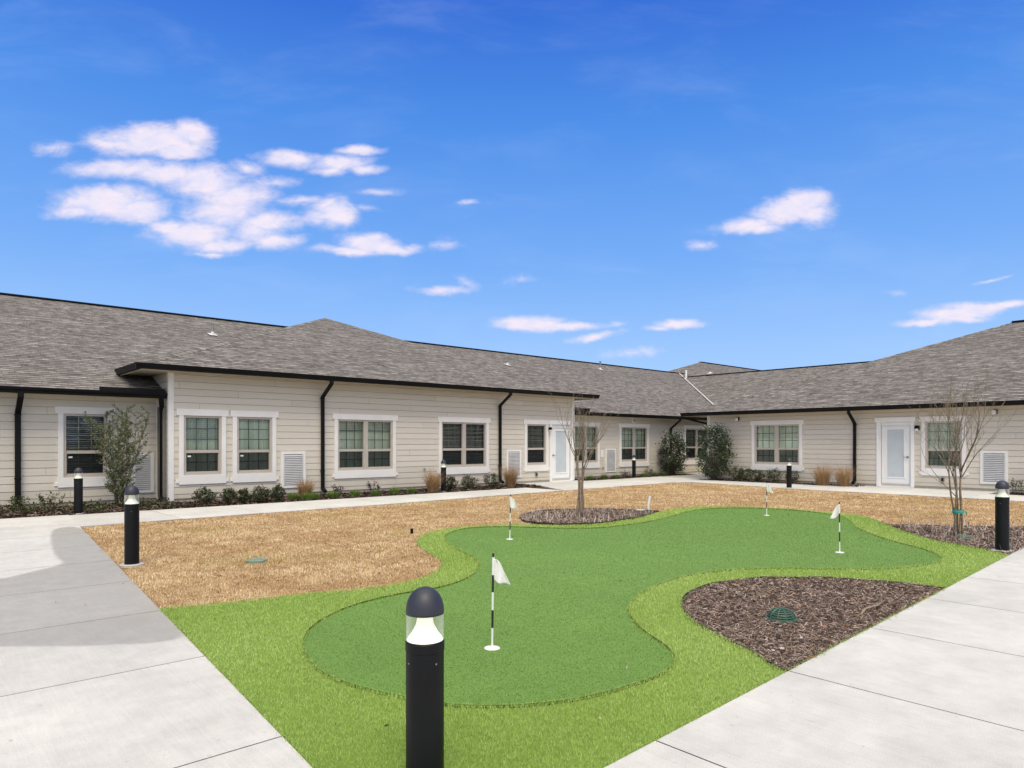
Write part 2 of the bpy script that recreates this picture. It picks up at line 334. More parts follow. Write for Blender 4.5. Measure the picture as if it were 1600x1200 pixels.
# ------------------------------------------------------------------ mesh helpers
def tag(o, label=None, cat=None, group=None, kind=None):
    if label: o['label'] = label
    if cat: o['category'] = cat
    if group: o['group'] = group
    if kind: o['kind'] = kind
    return o
def empty(name, loc, label=None, cat=None, group=None):
    o = bpy.data.objects.new(name, None); o.empty_display_size = .1; COL.objects.link(o); o.location = loc
    return tag(o, label, cat, group)
def link_obj(name, me, m, parent=None, world=True):
    o = bpy.data.objects.new(name, me); COL.objects.link(o)
    if m: [me.materials.append(k) for k in (m if isinstance(m, (list, tuple)) else [m])]
    if parent:
        o.parent = parent
        if world:      # geometry was given in world coordinates
            p = parent; off = Vector((0, 0, 0))
            while p: off += Vector(p.location); p = p.parent
            o.location = -off
    return o
class MB:
    def __init__(s): s.v = []; s.f = []; s.uv = []; s.mi = []; s.cur = 0
    def poly(s, pts, uv=None):
        b = len(s.v); s.v += [tuple(p) for p in pts]; s.f.append(tuple(range(b, b+len(pts)))); s.uv.append(uv); s.mi.append(s.cur)
    def hexa(s, c):   # 8 corners: bottom 4 then top 4
        b = len(s.v); s.v += [tuple(p) for p in c]
        for f in ((3, 2, 1, 0), (4, 5, 6, 7), (0, 1, 5, 4), (1, 2, 6, 5), (2, 3, 7, 6), (3, 0, 4, 7)):
            s.f.append(tuple(b+i for i in f)); s.uv.append(None); s.mi.append(s.cur)
    def box(s, x0, x1, y0, y1, z0, z1):
        s.hexa([(x0, y0, z0), (x1, y0, z0), (x1, y1, z0), (x0, y1, z0), (x0, y0, z1), (x1, y0, z1), (x1, y1, z1), (x0, y1, z1)])
    def lathe(s, prof, n=24, c=(0, 0, 0), close=True):
        b = len(s.v)
        for r, z in prof:
            for i in range(n):
                a = 2*math.pi*i/n; s.v.append((c[0]+r*math.cos(a), c[1]+r*math.sin(a), c[2]+z))
        for j in range(len(prof)-1):
            for i in range(n):
                k = (i+1) % n
                s.f.append((b+j*n+i, b+j*n+k, b+(j+1)*n+k, b+(j+1)*n+i)); s.uv.append(None); s.mi.append(s.cur)
        if close:
            s.f.append(tuple(b+i for i in reversed(range(n)))); s.uv.append(None); s.mi.append(s.cur)
            s.f.append(tuple(b+(len(prof)-1)*n+i for i in range(n))); s.uv.append(None); s.mi.append(s.cur)
    def tube(s, pts, rad, n=6):
        pts = [Vector(p) for p in pts]; rad = rad if isinstance(rad, (list, tuple)) else [rad]*len(pts)
        b = len(s.v); prev = None
        for i, p in enumerate(pts):
            d = (pts[min(i+1, len(pts)-1)]-pts[max(i-1, 0)]).normalized()
            a = Vector((0, 0, 1)) if abs(d.z) < .9 else Vector((1, 0, 0))
            if prev is None: x = d.cross(a).normalized()
            else: x = (prev-d*prev.dot(d)).normalized()
            prev = x; y = d.cross(x)
            for k in range(n):
                t = 2*math.pi*k/n; s.v.append(tuple(p+(x*math.cos(t)+y*math.sin(t))*rad[i]))
        for i in range(len(pts)-1):
            for k in range(n):
                l = (k+1) % n
                s.f.append((b+i*n+k, b+i*n+l, b+(i+1)*n+l, b+(i+1)*n+k)); s.uv.append(None); s.mi.append(s.cur)
        s.f.append(tuple(b+k for k in reversed(range(n)))); s.uv.append(None); s.mi.append(s.cur)
        e = b+(len(pts)-1)*n; s.f.append(tuple(e+k for k in range(n))); s.uv.append(None); s.mi.append(s.cur)
    def sweep(s, pts, a, b_, side):   # rectangular pipe; side = horizontal unit vector
        pts = [Vector(p) for p in pts]; rings = []
        side = Vector(side)
        for i, p in enumerate(pts):
            d0 = (pts[i]-pts[i-1]).normalized() if i else None; d1 = (pts[i+1]-pts[i]).normalized() if i < len(pts)-1 else None
            d = ((d0 or d1)+(d1 or d0)).normalized(); nn = side.cross(d).normalized()
            k = 1/max(.5, abs(d.dot(d1 or d0)))
            rings.append([p+side*sx*a+nn*sy*b_*k for sx, sy in ((-1, -1), (1, -1), (1, 1), (-1, 1))])
        for i in range(len(rings)-1):
            s.hexa(rings[i]+rings[i+1])
    def build(s, name, m, parent=None, smooth=False, world=True, bevel=0, recalc=True):
        me = bpy.data.meshes.new(name); me.from_pydata(s.v, [], s.f)
        if any(u is not None for u in s.uv):
            ul = me.uv_layers.new(name='UVMap')
            for poly, u in zip(me.polygons, s.uv):
                if u is not None:
                    for li, c in zip(poly.loop_indices, u): ul.data[li].uv = c
        me.polygons.foreach_set('material_index', s.mi)
        if recalc:
            bm = bmesh.new(); bm.from_mesh(me)
            if name == 'pole': bmesh.ops.remove_doubles(bm, verts=bm.verts, dist=1e-5)
            bmesh.ops.recalc_face_normals(bm, faces=bm.faces); bm.to_mesh(me); bm.free()
        if smooth: me.polygons.foreach_set('use_smooth', [True]*len(me.polygons))
        me.update(); o = link_obj(name, me, m, parent, world)
        if bevel:
            bv = o.modifiers.new('bevel', 'BEVEL'); bv.width = bevel; bv.segments = 2; bv.limit_method = 'ANGLE'
        return o
def np_mesh(name, verts, faces, m, parent=None, rnd=None, smooth=False, world=True):
    """verts (N,3), faces (M,k), rnd one float per face"""
    me = bpy.data.meshes.new(name); nv, nf, k = len(verts), len(faces), faces.shape[1]
    me.vertices.add(nv); me.vertices.foreach_set('co', verts.astype(np.float32).ravel())
    me.loops.add(nf*k); me.loops.foreach_set('vertex_index', faces.astype(np.int32).ravel())
    me.polygons.add(nf); me.polygons.foreach_set('loop_start', np.arange(0, nf*k, k, dtype=np.int32))
    if smooth: me.polygons.foreach_set('use_smooth', np.ones(nf, dtype=bool))
    if rnd is not None:
        at = me.attributes.new('rnd', 'FLOAT', 'FACE'); at.data.foreach_set('value', rnd.astype(np.float32))
    me.update(calc_edges=True); me.validate(); return link_obj(name, me, m, parent, world)
def inside(px, py, poly):
    poly = np.asarray(poly); r = np.zeros(len(px), bool); j = len(poly)-1
    for i in range(len(poly)):
        xi, yi = poly[i]; xj, yj = poly[j]
        c = ((yi > py) != (yj > py)) & (px < (xj-xi)*(py-yi)/((yj-yi) or 1e-9)+xi); r ^= c; j = i
    return r
def smooth_poly(pts, it=2, keep=()):
    """corner-cutting; points whose index is in keep stay sharp"""
    keep = set(keep)
    for _ in range(it):
        out = []; nk = set(); n = len(pts)
        for i in range(n):
            a = np.array(pts[i]); p = np.array(pts[i-1]); q_ = np.array(pts[(i+1) % n])
            if i in keep: nk.add(len(out)); out.append(tuple(a))
            else: out.append(tuple(a*.75+p*.25)); out.append(tuple(a*.75+q_*.25))
        pts = out; keep = nk
    return pts
def dist_to_poly(px, py, poly):
    poly = np.asarray(poly); best = np.full(len(px), 1e9)
    for i in range(len(poly)):
        a = poly[i-1]; b = poly[i]; d = b-a; L = max(1e-12, (d**2).sum())
        t = np.clip(((px-a[0])*d[0]+(py-a[1])*d[1])/L, 0, 1)
        best = np.minimum(best, np.hypot(px-a[0]-t*d[0], py-a[1]-t*d[1]))
    return best
def sheet(name, poly, z, m, kind='structure', parent=None):
    bm = bmesh.new(); vs = [bm.verts.new((x, y, z)) for x, y in poly]; bm.faces.new(vs)
    bmesh.ops.triangulate(bm, faces=bm.faces); bmesh.ops.recalc_face_normals(bm, faces=bm.faces)
    for f in bm.faces:
        if f.normal.z < 0: f.normal_flip()
    me = bpy.data.meshes.new(name); bm.to_mesh(me); bm.free(); return tag(link_obj(name, me, m, parent), kind=kind)

# ------------------------------------------------------------------ ground plan
EDGE_L_PX = [(125, 822), (165, 865), (200, 900), (252, 950), (292, 995), (335, 1040), (490, 1200)]
EL = sorted([g(*p) for p in EDGE_L_PX], key=lambda p: p[1])
ELv = np.array([p[1] for p in EL]); ELu = np.array([p[0] for p in EL]); kL = np.polyfit(ELv, ELu, 1)
def edgeL(v): return kL[0]*v+kL[1]
ER = [g(*p) for p in [(940, 1198), (1233, 1048), (1480, 918), (1581, 864)]]
kR = np.polyfit([p[0] for p in ER], [p[1] for p in ER], 1)
def edgeR(u): return kR[0]*u+kR[1]
# where the two walks meet
vc = 1.8
for _ in range(20): vc = edgeR(edgeL(vc))
CORNER = (edgeL(vc), vc)

def G(l): return [g(*p) for p in l]
TURF_TOP = [(318,944),(400,936),(480,926),(560,920),(620,912),(662,902),(686,890),(693,881),(684,870),(665,860),(652,850),(652,842),(665,833),(700,825),(745,821),(790,819),(815,818),(850,820.5),(900,820.5),(940,818),(975,813),(1003,807),(1027,800.5),(1048,795.5),(1080,792),(1120,791.5),(1160,792),(1200,793),(1245,796),(1287,800),(1318,802),(1340,804),(1362,810),(1383,818.5),(1407,829),(1450,842),(1490,850),(1540,858)]
turf = [(edgeL(g(252,950)[1]), g(252,950)[1])]+G(TURF_TOP)+[(g(1578,867)[0], edgeR(g(1578,867)[0])), CORNER]
nT = len(turf)
TURF = smooth_poly(turf, 2, (0, nT-2, nT-1))
GREEN_PX = [(473,1000),(480,984),(500,968),(540,948),(590,934),(629,926),(680,919),(716,909),(740,897),(750,882),(743,870),(716,858),(697,847),(693,839),(700,832),(720,826),(750,823),(790,822.3),(830,823.5),(872,825),(927,825),(963,822),(991,818),(1018,814),(1043,808),(1075,799),(1096,795),(1133,793.4),(1165,793.3),(1200,794.2),(1240,796.5),(1275,800),(1305,804),(1325,810),(1332,817),(1340,825),(1362,834),(1383,842),(1423,852),(1455,861),(1472,870),(1472,877),(1435,883),(1385,888),(1336,889),(1270,887.5),(1208,887),(1146,889),(1097,894),(1055,902),(1014,917),(990,934),(980,952),(990,971),(1014,991),(1039,1006),(1053,1020),(1056,1031),(1047,1043),(1022,1058),(981,1071),(940,1083),(890,1093),(840,1099),(790,1102),(740,1102),(694,1099),(640,1090),(590,1080),(539,1066),(500,1049),(483,1030),(474,1015)]
GREEN = smooth_poly(G(GREEN_PX), 2)
B2_PX = [(1200,1035),(1187,1024),(1146,1003),(1113,985),(1084,971),(1068,953),(1064,939),(1072,927),(1093,916),(1126,908),(1171,903),(1229,901),(1291,901.5),(1352,905),(1414,911)]
a_, b_ = g(1480, 918)[0], g(1233, 1048)[0]
BED2 = smooth_poly([(b_, edgeR(b_))]+G(B2_PX)+[(a_, edgeR(a_))], 2, (0, len(B2_PX)+1))
BED1 = smooth_poly(G([(810,807),(826,801.5),(853,797.5),(905,795.5),(963,796),(1005,798),(1030,799.5),(1000,808.5),(972,813),(936,818),(899,819.5),(853,819.3),(818,815.5)]), 2, (6,))
B3_PX = [(1383,820),(1440,819.5),(1540,822),(1640,823),(1760,825)]
a3 = g(1578, 866)[0]
BED3 = smooth_poly([g(1378,815)]+G(B3_PX)+[(14.6, edgeR(14.6))]+[(a3+.02, edgeR(a3))]+G([(1540,857.5),(1490,849.5),(1450,841.5),(1407,828.5)]), 1, (0, len(B3_PX)+1, len(B3_PX)+2))
# path along the buildings: inner (lawn) edge
pv = lambda u: np.interp(u, [2.2, 4.4, 8.5, 12.5, 15, 18.5, 19.6], [13.12, 13.2, 13.3, 13.62, 13.72, 13.85, 14.1])
pu = lambda v: np.interp(v, [-6, 4, 9.7, 13.2, 13.6], [19.75, 19.75, 20.0, 20.75, 20.6])
LAWN = [(edgeL(13.1), 13.1)]+[(u, float(pv(u))) for u in np.linspace(2.6, 19.2, 14)]+[(19.75, 14.08), (20.2, 13.95), (20.5, 13.65)]+[(float(pu(v)), v) for v in np.linspace(13.2, edgeR(19.75)+.3, 12)]+[(19.75, edgeR(19.75)), CORNER]

# ------------------------------------------------------------------ setting
tag(sheet('ground', [(-400, -400), (400, -400), (400, 400), (-400, 400)], -.09, M['ground']), kind='structure')
sheet('planting_bed', [(-9, 12), (30, 12), (30, 19), (-9, 19)], -.03, M['soil'])
sheet('planting_soil', [(19, -12), (26, -12), (26, 11.995), (19, 11.995)], -.034, M['soil'])
sheet('lawn', LAWN, -.022, M['lawn'])
sheet('turf_ground', TURF, -.017, M['turf_base'])
sheet('putting_green', GREEN, -.010, M['putting'])
for nm, pl in (('mulch_bed', BED1), ('mulch_bed', BED2), ('mulch_bed', BED3)): sheet(nm, pl, -.0135, M['soil'])

sk = MB(); n_ = len(GREEN)
for i in range(n_):
    a, b = GREEN[i], GREEN[(i+1) % n_]; h0 = h1 = .002
    sk.poly([(*a, -.02), (*b, -.02), (*b, h1), (*a, h0)])
tag(sk.build('turf_edge', M['turf_edge_shade'], None, recalc=False), kind='structure')  # side of the turf step, painted dark as the shadow line round the green
def slab_mesh(name, quads, m, attr=None, step=.09, z=0.0, thick=.11, tones=None):
    """concrete slabs with open joints; top faces finely gridded when attr is given"""
    V = []; Fc = []; T = []
    for k, (p0, p1, p2, p3) in enumerate(quads):      # p0-p1 bottom edge, p3-p2 top edge
        p0, p1, p2, p3 = map(np.array, (p0, p1, p2, p3))
        nx = max(1, int(np.hypot(*(p1-p0))/step)) if attr else 1; ny = max(1, int(np.hypot(*(p3-p0))/step)) if attr else 1
        b = len(V)
        for j in range(ny+1):
            for i in range(nx+1):
                s, t = i/nx, j/ny; p = (p0*(1-s)+p1*s)*(1-t)+(p3*(1-s)+p2*s)*t
                # soft tooled edge
                V.append((p[0], p[1], z)); T.append(tones[k] if tones else 1.0)
        for j in range(ny):
            for i in range(nx):
                q_ = b+j*(nx+1)+i; Fc.append((q_, q_+1, q_+nx+2, q_+nx+1))
        b = len(V)
        for p in (p0, p1, p2, p3):
            V.append((p[0], p[1], z)); T.append(.8); V.append((p[0], p[1], z-thick)); T.append(.5)
        for i in range(4):
            j = (i+1) % 4; Fc.append((b+2*i+1, b+2*j+1, b+2*j, b+2*i))
    V = np.array(V); Fc = np.array(Fc)
    o = np_mesh(name, V, Fc, m); me = o.data
    # validate may not drop anything here, so vertex order holds
    at = me.attributes.new('tone', 'FLOAT', 'POINT'); at.data.foreach_set('value', np.array(T, dtype=np.float32))
    if attr:
        for k, fn in attr.items():
            at = me.attributes.new(k, 'FLOAT', 'POINT'); at.data.foreach_set('value', fn(V[:, 0], V[:, 1]).astype(np.float32))
    return tag(o, kind='structure')
DAMP = smooth_poly(G([(82,826),(121,821),(150,840),(190,880),(240,935),(296,998),(288,999),(262,1001),(237,1005),(150,1009),(50,1010),(-60,1011),(-80,905),(0,906),(37,896),(105,881),(87,872),(80,852),(79,837)]), 2)
def f_damp(x, y):
    i = inside(x, y, DAMP); d = dist_to_poly(x, y, DAMP); return np.clip(.5+np.where(i, d, -d)/.22, 0, 1)
def f_mud(x, y):
    r = np.zeros(len(x))
    for px, py, a, k in ((215, 970, .16, .55), (205, 946, .10, .35), (236, 950, .12, .5), (190, 928, .3, .25), (262, 985, .2, .3), (160, 978, .35, .2)):
        c = g(px, py); r = np.maximum(r, k*np.exp(-((x-c[0])**2+(y-c[1])**2)/(a*a)))
    return r
gp = .005
rr = random.Random(3)
JV = [1.60+1.497*k for k in range(-4, 8)]+[13.6, 15.35]
JV = [v for v in JV]; quads = []; tn = []
lim = vc
for a, b in zip(JV[:-1], JV[1:]):
    if b <= lim: continue
    a = max(a, lim)
    for (u0, u1) in ((-7, -2.6), (-2.6, None)):
        ua, ub = (edgeL(a), edgeL(b)) if u1 is None else (u1, u1)
        quads.append(((u0+gp, a+gp), (ua-gp, a+gp), (ub-gp, b-gp), (u0+gp, b-gp))); tn.append(rr.uniform(.95, 1.03))
slab_mesh('left_walk', quads, M['concrete_damp'], {'damp': f_damp, 'mud': f_mud}, tones=tn)
quads = []; tn = []
JU = [2.60+1.387*k for k in range(-7, 13)]
for a, b in zip(JU[:-1], JU[1:]):
    for v0, v1 in ((-5.2, -1.6), (-1.6, None)):
        if v1 is None:
            va = min(edgeR(a), lim) if a < CORNER[0] else edgeR(a); vb = min(edgeR(b), lim) if b < CORNER[0] else edgeR(b)
            if a < CORNER[0] < b:
                c = CORNER[0]
                quads.append(((a+gp, v0+gp), (c, v0+gp), (c, lim-gp), (a+gp, lim-gp))); tn.append(1.0)
                quads.append(((c, v0+gp), (b-gp, v0+gp), (b-gp, edgeR(b)-gp), (c, edgeR(c)-gp))); tn.append(1.0); continue
        else: va = vb = v1
        quads.append(((a+gp, v0+gp), (b-gp, v0+gp), (b-gp, vb-gp), (a+gp, va-gp))); tn.append(rr.uniform(.95, 1.03))
slab_mesh('right_walk', quads, M['concrete'], {'damp': lambda x, y: x*0}, step=.3, tones=tn)
# dark bedding seen down in the joints
sheet('walk_bedding', [(-7.2, -5.3), (20.5, -5.3), (20.5, edgeR(20.5)-.03), (CORNER[0], edgeR(CORNER[0])-.03), (edgeL(15.3)-.03, 15.3), (-7.2, 15.3)], -.04, M['edging'])
quads = []; tn = []
OUT_L = lambda u: np.interp(u, [2.3, 14.4, 15.3], [15.28, 15.32, 15.45])
us = list(np.arange(2.35, 14.5, 1.5))
us[0] = edgeL(13.1)-.05
for a, b in zip(us[:-1], us[1:]):
    quads.append(((a+gp, pv(a)), (b-gp, pv(b)), (b-gp, OUT_L(b)), (a+gp, OUT_L(a)))); tn.append(rr.uniform(.94, 1.04))
a = us[-1]
quads.append(((a+gp, pv(a)), (15.6-gp, pv(15.6)), (15.6-gp, 16.55), (15.3, 15.6))); tn.append(1.0)
quads.append(((15.6+gp, pv(15.6)), (17.1-gp, pv(17.1)), (17.1-gp, 17.08), (15.6+gp, 17.08))); tn.append(.98)
quads.append(((17.1+gp, pv(17.1)), (18.55-gp, pv(18.55)), (18.55-gp, 17.08), (17.1+gp, 17.08))); tn.append(1.02)
quads.append(((18.55+gp, pv(18.55)), (20.05-gp, 14.0), (20.05-gp, 16.65), (18.55+gp, 16.6))); tn.append(1.0)
quads.append(((20.05+gp, 14.0), (21.6-gp, 13.2), (21.6-gp, 16.7), (20.05+gp, 16.65))); tn.append(.97)
for a in (21.6, 23.2, 24.8): quads.append(((a+gp, 14.55 if a > 22 else 13.2), (a+1.6-gp, 14.55), (a+1.6-gp, 16.8), (a+gp, 16.75))); tn.append(1.0)
quads.append(((26.4+gp, 14.55), (29.4, 14.55), (29.4, 17.75), (26.4+gp, 17.75))); tn.append(1.0)
slab_mesh('wall_path', quads, M['concrete'], {'damp': lambda x, y: x*0}, step=.3, z=-.002, tones=tn)
quads = []; tn = []
vs = list(np.arange(14.15, 2.2, -1.5))+[edgeR(21)+.015]
for b, a in zip(vs[:-1], vs[1:]):
    o_ = 22.25 if not (a < 8.6 and b > 5.0) else 23.12
    if a < 4.9: o_ = 21.9
    ia, ib = pu(a), pu(b)
    if b > 13.9: ib = 20.75
    quads.append(((ia, a+gp), (o_, a+gp), (o_, b-gp), (ib, b-gp))); tn.append(rr.uniform(.95, 1.03))
slab_mesh('right_path', quads, M['concrete'], {'damp': lambda x, y: x*0}, step=.3, z=-.004, tones=tn)
slab_mesh('far_walk', [((19.25, -5), (23.1, -5), (23.1, edgeR(21)), (19.25, edgeR(19.25)))], M['concrete'], {'damp': lambda x, y: x*0}, step=.5, z=-.006)

# ------------------------------------------------------------------ the building
V1, V0, UR = 17.1, 17.75, 23.15          # planes of the front walls
EZ0, EZ1, PIT = 2.52, 3.12, .39          # eave heights and roof pitch
UL1, UR1 = 4.70, 18.40                   # ends of the tall projecting block
bld = empty('building', (4.7, 17.1, 0), 'long single storey building with beige lap siding and grey shingle roofs around the courtyard', 'building')
class Fr:
    def __init__(s, k, c): s.k = k; s.c = c
    def p(s, a, d, z):
        return {'v': (a, s.c-d, z), 'u': (s.c-d, a, z), 'v+': (a, s.c+d, z), 'u+': (s.c+d, a, z)}[s.k]
    def box(s, mb, a0, a1, d0, d1, z0, z1):
        mb.hexa([s.p(a0, d0, z0), s.p(a1, d0, z0), s.p(a1, d1, z0), s.p(a0, d1, z0), s.p(a0, d0, z1), s.p(a1, d0, z1), s.p(a1, d1, z1), s.p(a0, d1, z1)])
    def at(s, px): return u_at(px, s.c) if s.k == 'v' else v_at(px, s.c)
    def side(s): return (1, 0, 0) if s.k[0] == 'v' else (0, 1, 0)
FW1, FW0, FRR = Fr('v', V1), Fr('v', V0), Fr('u', UR)
ROW = .165
def siding(fr, a0, a1, z1, holes=(), z0=.06):
    mb = MB(); k = 0; z = 0.0
    while z < z1:
        lo, hi = max(z, z0), min(z+ROW, z1)
        if hi > lo:
            br = sorted({lo, hi, *[h for o in holes for h in (o[2], o[3]) if lo < h < hi]})
            for b0, b1 in zip(br[:-1], br[1:]):
                iv = [(a0, a1)]
                for o in holes:
                    if o[2] < (b0+b1)/2 < o[3]:
                        nv = []
                        for x, y in iv:
                            if o[1] <= x or o[0] >= y: nv.append((x, y)); continue
                            if o[0] > x: nv.append((x, o[0]))
                            if o[1] < y: nv.append((o[1], y))
                        iv = nv
                d = lambda q: .016-.008*(q-z)/ROW
                for x, y in iv:
                    if b0 == lo and b1-b0 > .02:
                        c0 = b0+.008; mb.poly([fr.p(x, -.022, b0-.002), fr.p(y, -.022, b0-.002), fr.p(y, -.022, c0+.002), fr.p(x, -.022, c0+.002)])
                        mb.poly([fr.p(x, -.022, c0), fr.p(y, -.022, c0), fr.p(y, d(c0), c0), fr.p(x, d(c0), c0)])
                    else: c0 = b0
                    mb.poly([fr.p(x, d(c0), c0), fr.p(y, d(c0), c0), fr.p(y, d(b1), b1), fr.p(x, d(b1), b1)])
                    if b1 == hi: mb.poly([fr.p(x, -.022, b1), fr.p(y, -.022, b1), fr.p(y, d(b1), b1), fr.p(x, d(b1), b1)])
        z += ROW
    fr.box(mb, a0, a1, -.02, -.12, -.1, z0+.01)   # plinth
    mb.build('wall', M['siding'], bld, recalc=False)
ZT, ZB, ZR = 2.17, .39, 1.165
def room_box(mb, fr, a0, a1, z0, z1, dep=1.1):
    c = [fr.p(a0-.4, -.16, z0-.5), fr.p(a1+.4, -.16, z0-.5), fr.p(a1+.4, -dep, z0-.5), fr.p(a0-.4, -dep, z0-.5), fr.p(a0-.4, -.16, z1+.2), fr.p(a1+.4, -.16, z1+.2), fr.p(a1+.4, -dep, z1+.2), fr.p(a0-.4, -dep, z1+.2)]
    for f in ((0, 3, 2, 1), (4, 5, 6, 7), (1, 2, 6, 5), (2, 3, 7, 6), (3, 0, 4, 7)): mb.poly([c[i] for i in f])
    # jamb returns from the siding back to the room, and the wall round the opening
    for (x0, x1, zz0, zz1) in ((a0-.4, a0, z0-.5, z1+.2), (a1, a1+.4, z0-.5, z1+.2), (a0, a1, z0-.5, z0), (a0, a1, z1, z1+.2)):
        mb.poly([fr.p(x0, -.16, zz0), fr.p(x1, -.16, zz0), fr.p(x1, -.16, zz1), fr.p(x0, -.16, zz1)])
    for (p, q_) in (((a0, z0), (a0, z1)), ((a1, z0), (a1, z1)), ((a0, z0), (a1, z0)), ((a0, z1), (a1, z1))):
        mb.poly([fr.p(p[0], .0, p[1]), fr.p(q_[0], .0, q_[1]), fr.p(q_[0], -.16, q_[1]), fr.p(p[0], -.16, p[1])])
HOLES = {id(FW1): [], id(FW0): [], id(FRR): []}
def window(fr, p0, p1, double=False, cover='sheer', ears=(1, 1), seed=0, sticker=False, label=None, muntin='muntin', rows=3, cols=3):
    s0, s1 = sorted((fr.at(p0), fr.at(p1))); rg = random.Random(seed)
    o0, o1 = s0+.105, s1-.105; oz0, oz1 = ZB+.215, ZT-.155
    HOLES[id(fr)].append((o0, o1, oz0, oz1))
    t = MB()          # white casing
    t_ear = [.055 if e else 0 for e in ears]
    fr.box(t, s0-t_ear[0], s1+t_ear[1], -.01, .047, ZT-.155, ZT)
    fr.box(t, s0, o0, -.01, .040, ZB+.215, ZT-.155); fr.box(t, o1, s1, -.01, .040, ZB+.215, ZT-.155)
    fr.box(t, s0, s1, -.01, .042, ZB, ZB+.215)
    fr.box(t, s0-t_ear[0]*1.15, s0-.001, -.01, .036, ZB+.035, ZB+.115); fr.box(t, s1+.001, s1+t_ear[1]*1.15, -.01, .036, ZB+.035, ZB+.115)
    w = t.build('window', M['trim'], bld, bevel=.004)
    if label: w['label'] = label
    f = MB(); fw_ = .052
    for a, b, c, d in ((o0, o0+fw_, oz0, oz1), (o1-fw_, o1, oz0, oz1), (o0+fw_, o1-fw_, oz0, oz0+.05), (o0+fw_, o1-fw_, oz1-.05, oz1)): fr.box(f, a, b, -.075, .012, c, d)
    bays = [(o0+fw_, o1-fw_)]
    if double:
        m_ = (o0+o1)/2; fr.box(f, m_-.07, m_+.07, -.075, .010, oz0+.05, oz1-.05); bays = [(o0+fw_, m_-.07), (m_+.07, o1-fw_)]
    for a, b in bays:
        fr.box(f, a, b, -.070, -.005, ZR-.035, ZR+.035)
        fr.box(f, a, a+.018, -.068, -.012, oz0+.05, ZR-.035); fr.box(f, b-.018, b, -.068, -.012, oz0+.05, ZR-.035); fr.box(f, a+.018, b-.018, -.068, -.012, oz0+.05, oz0+.085)
    f.build('frame', M['vinyl'], w, bevel=.003)
    g_ = MB(); mu = MB(); sc = MB()
    for a, b in bays:
        z0, z1 = ZR+.035, oz1-.05
        g_.poly([fr.p(a, -.045, z0), fr.p(b, -.045, z0), fr.p(b, -.045, z1), fr.p(a, -.045, z1)])
        for i in range(1, cols): x = a+(b-a)*i/cols; fr.box(mu, x-.009, x+.009, -.060, -.050, z0, z1)
        for i in range(1, rows): x = z0+(z1-z0)*i/rows; fr.box(mu, a, b, -.0595, -.0505, x-.009, x+.009)
        z0, z1 = oz0+.085, ZR-.035
        g_.poly([fr.p(a+.018, -.055, z0), fr.p(b-.018, -.055, z0), fr.p(b-.018, -.055, z1), fr.p(a+.018, -.055, z1)])
        for i in range(1, cols): x = a+(b-a)*i/cols; fr.box(mu, x-.009, x+.009, -.072, -.062, z0, z1)
        fr.box(mu, a+.018, b-.018, -.0715, -.0625, (z0+z1)/2-.009, (z0+z1)/2+.009)
        sc.poly([fr.p(a+.018, -.030, z0), fr.p(b-.018, -.030, z0), fr.p(b-.018, -.030, z1), fr.p(a+.018, -.030, z1)])
    g_.build('pane', M['glass'], w, recalc=False); mu.build('muntin', M[muntin], w); sc.build('insect_screen', M['screen'], w, recalc=False)
    if sticker:
        st = MB(); a = bays[0][0]+.05; fr.box(st, a, a+.075, -.028, -.026, ZR-.13, ZR-.095); st.build('sticker', M['white_paint'], w)
    rb = MB(); room_box(rb, fr, o0, o1, oz0, oz1); rb.build('interior', M['room'], w, recalc=False)
    if cover == 'sheer':
        nx, nz = 70, 3; vs = []; fs = []; gaps = rg.uniform(.3, .7)
        a, b = o0-.05, o1+.05; ph = rg.uniform(0, 6)
        for i in range(nx+1):
            t_ = i/nx; x = a+(b-a)*t_
            dd = -.155+.022*math.sin(t_*(b-a)*38+ph+1.5*math.sin(t_*7+ph))+.012*math.sin(t_*61)-(.10 if .38 < t_ < .47 else 0)
            for j in range(nz+1):
                z = oz0-.1+(oz1-oz0+.12)*j/nz; vs.append(fr.p(x, dd+.012*math.sin(j*1.3+t_*9), z))
        for i in range(nx):
            for j in range(nz): k = i*(nz+1)+j; fs.append((k, k+nz+1, k+nz+2, k+1))
        np_mesh('curtain', np.array(vs), np.array(fs), M['sheer'], w, smooth=True)
        bl = MB(); drop = rg.uniform(.12, .75); z = oz1-.03
        while z > oz1-drop: 
            x0, x1 = o0+.02, o1-.02; bl.poly([fr.p(x0, -.095, z), fr.p(x1, -.095, z), fr.p(x1, -.115, z+.014), fr.p(x0, -.115, z+.014)]); z -= .044
        bl.build('blind', M['blind'], w, recalc=False)
    else:
        bl = MB(); z = oz1-.02; k = 0
        while z > oz0:
            for a, b in bays:
                ta = .010+.004*math.sin(k*2.1)
                bl.poly([fr.p(a-.01, -.118, z-ta), fr.p(b+.01, -.118, z-ta), fr.p(b+.01, -.158, z+ta), fr.p(a-.01, -.158, z+ta)])
            z -= .046; k += 1
        bl.build('blind', M['blind'], w, recalc=False)
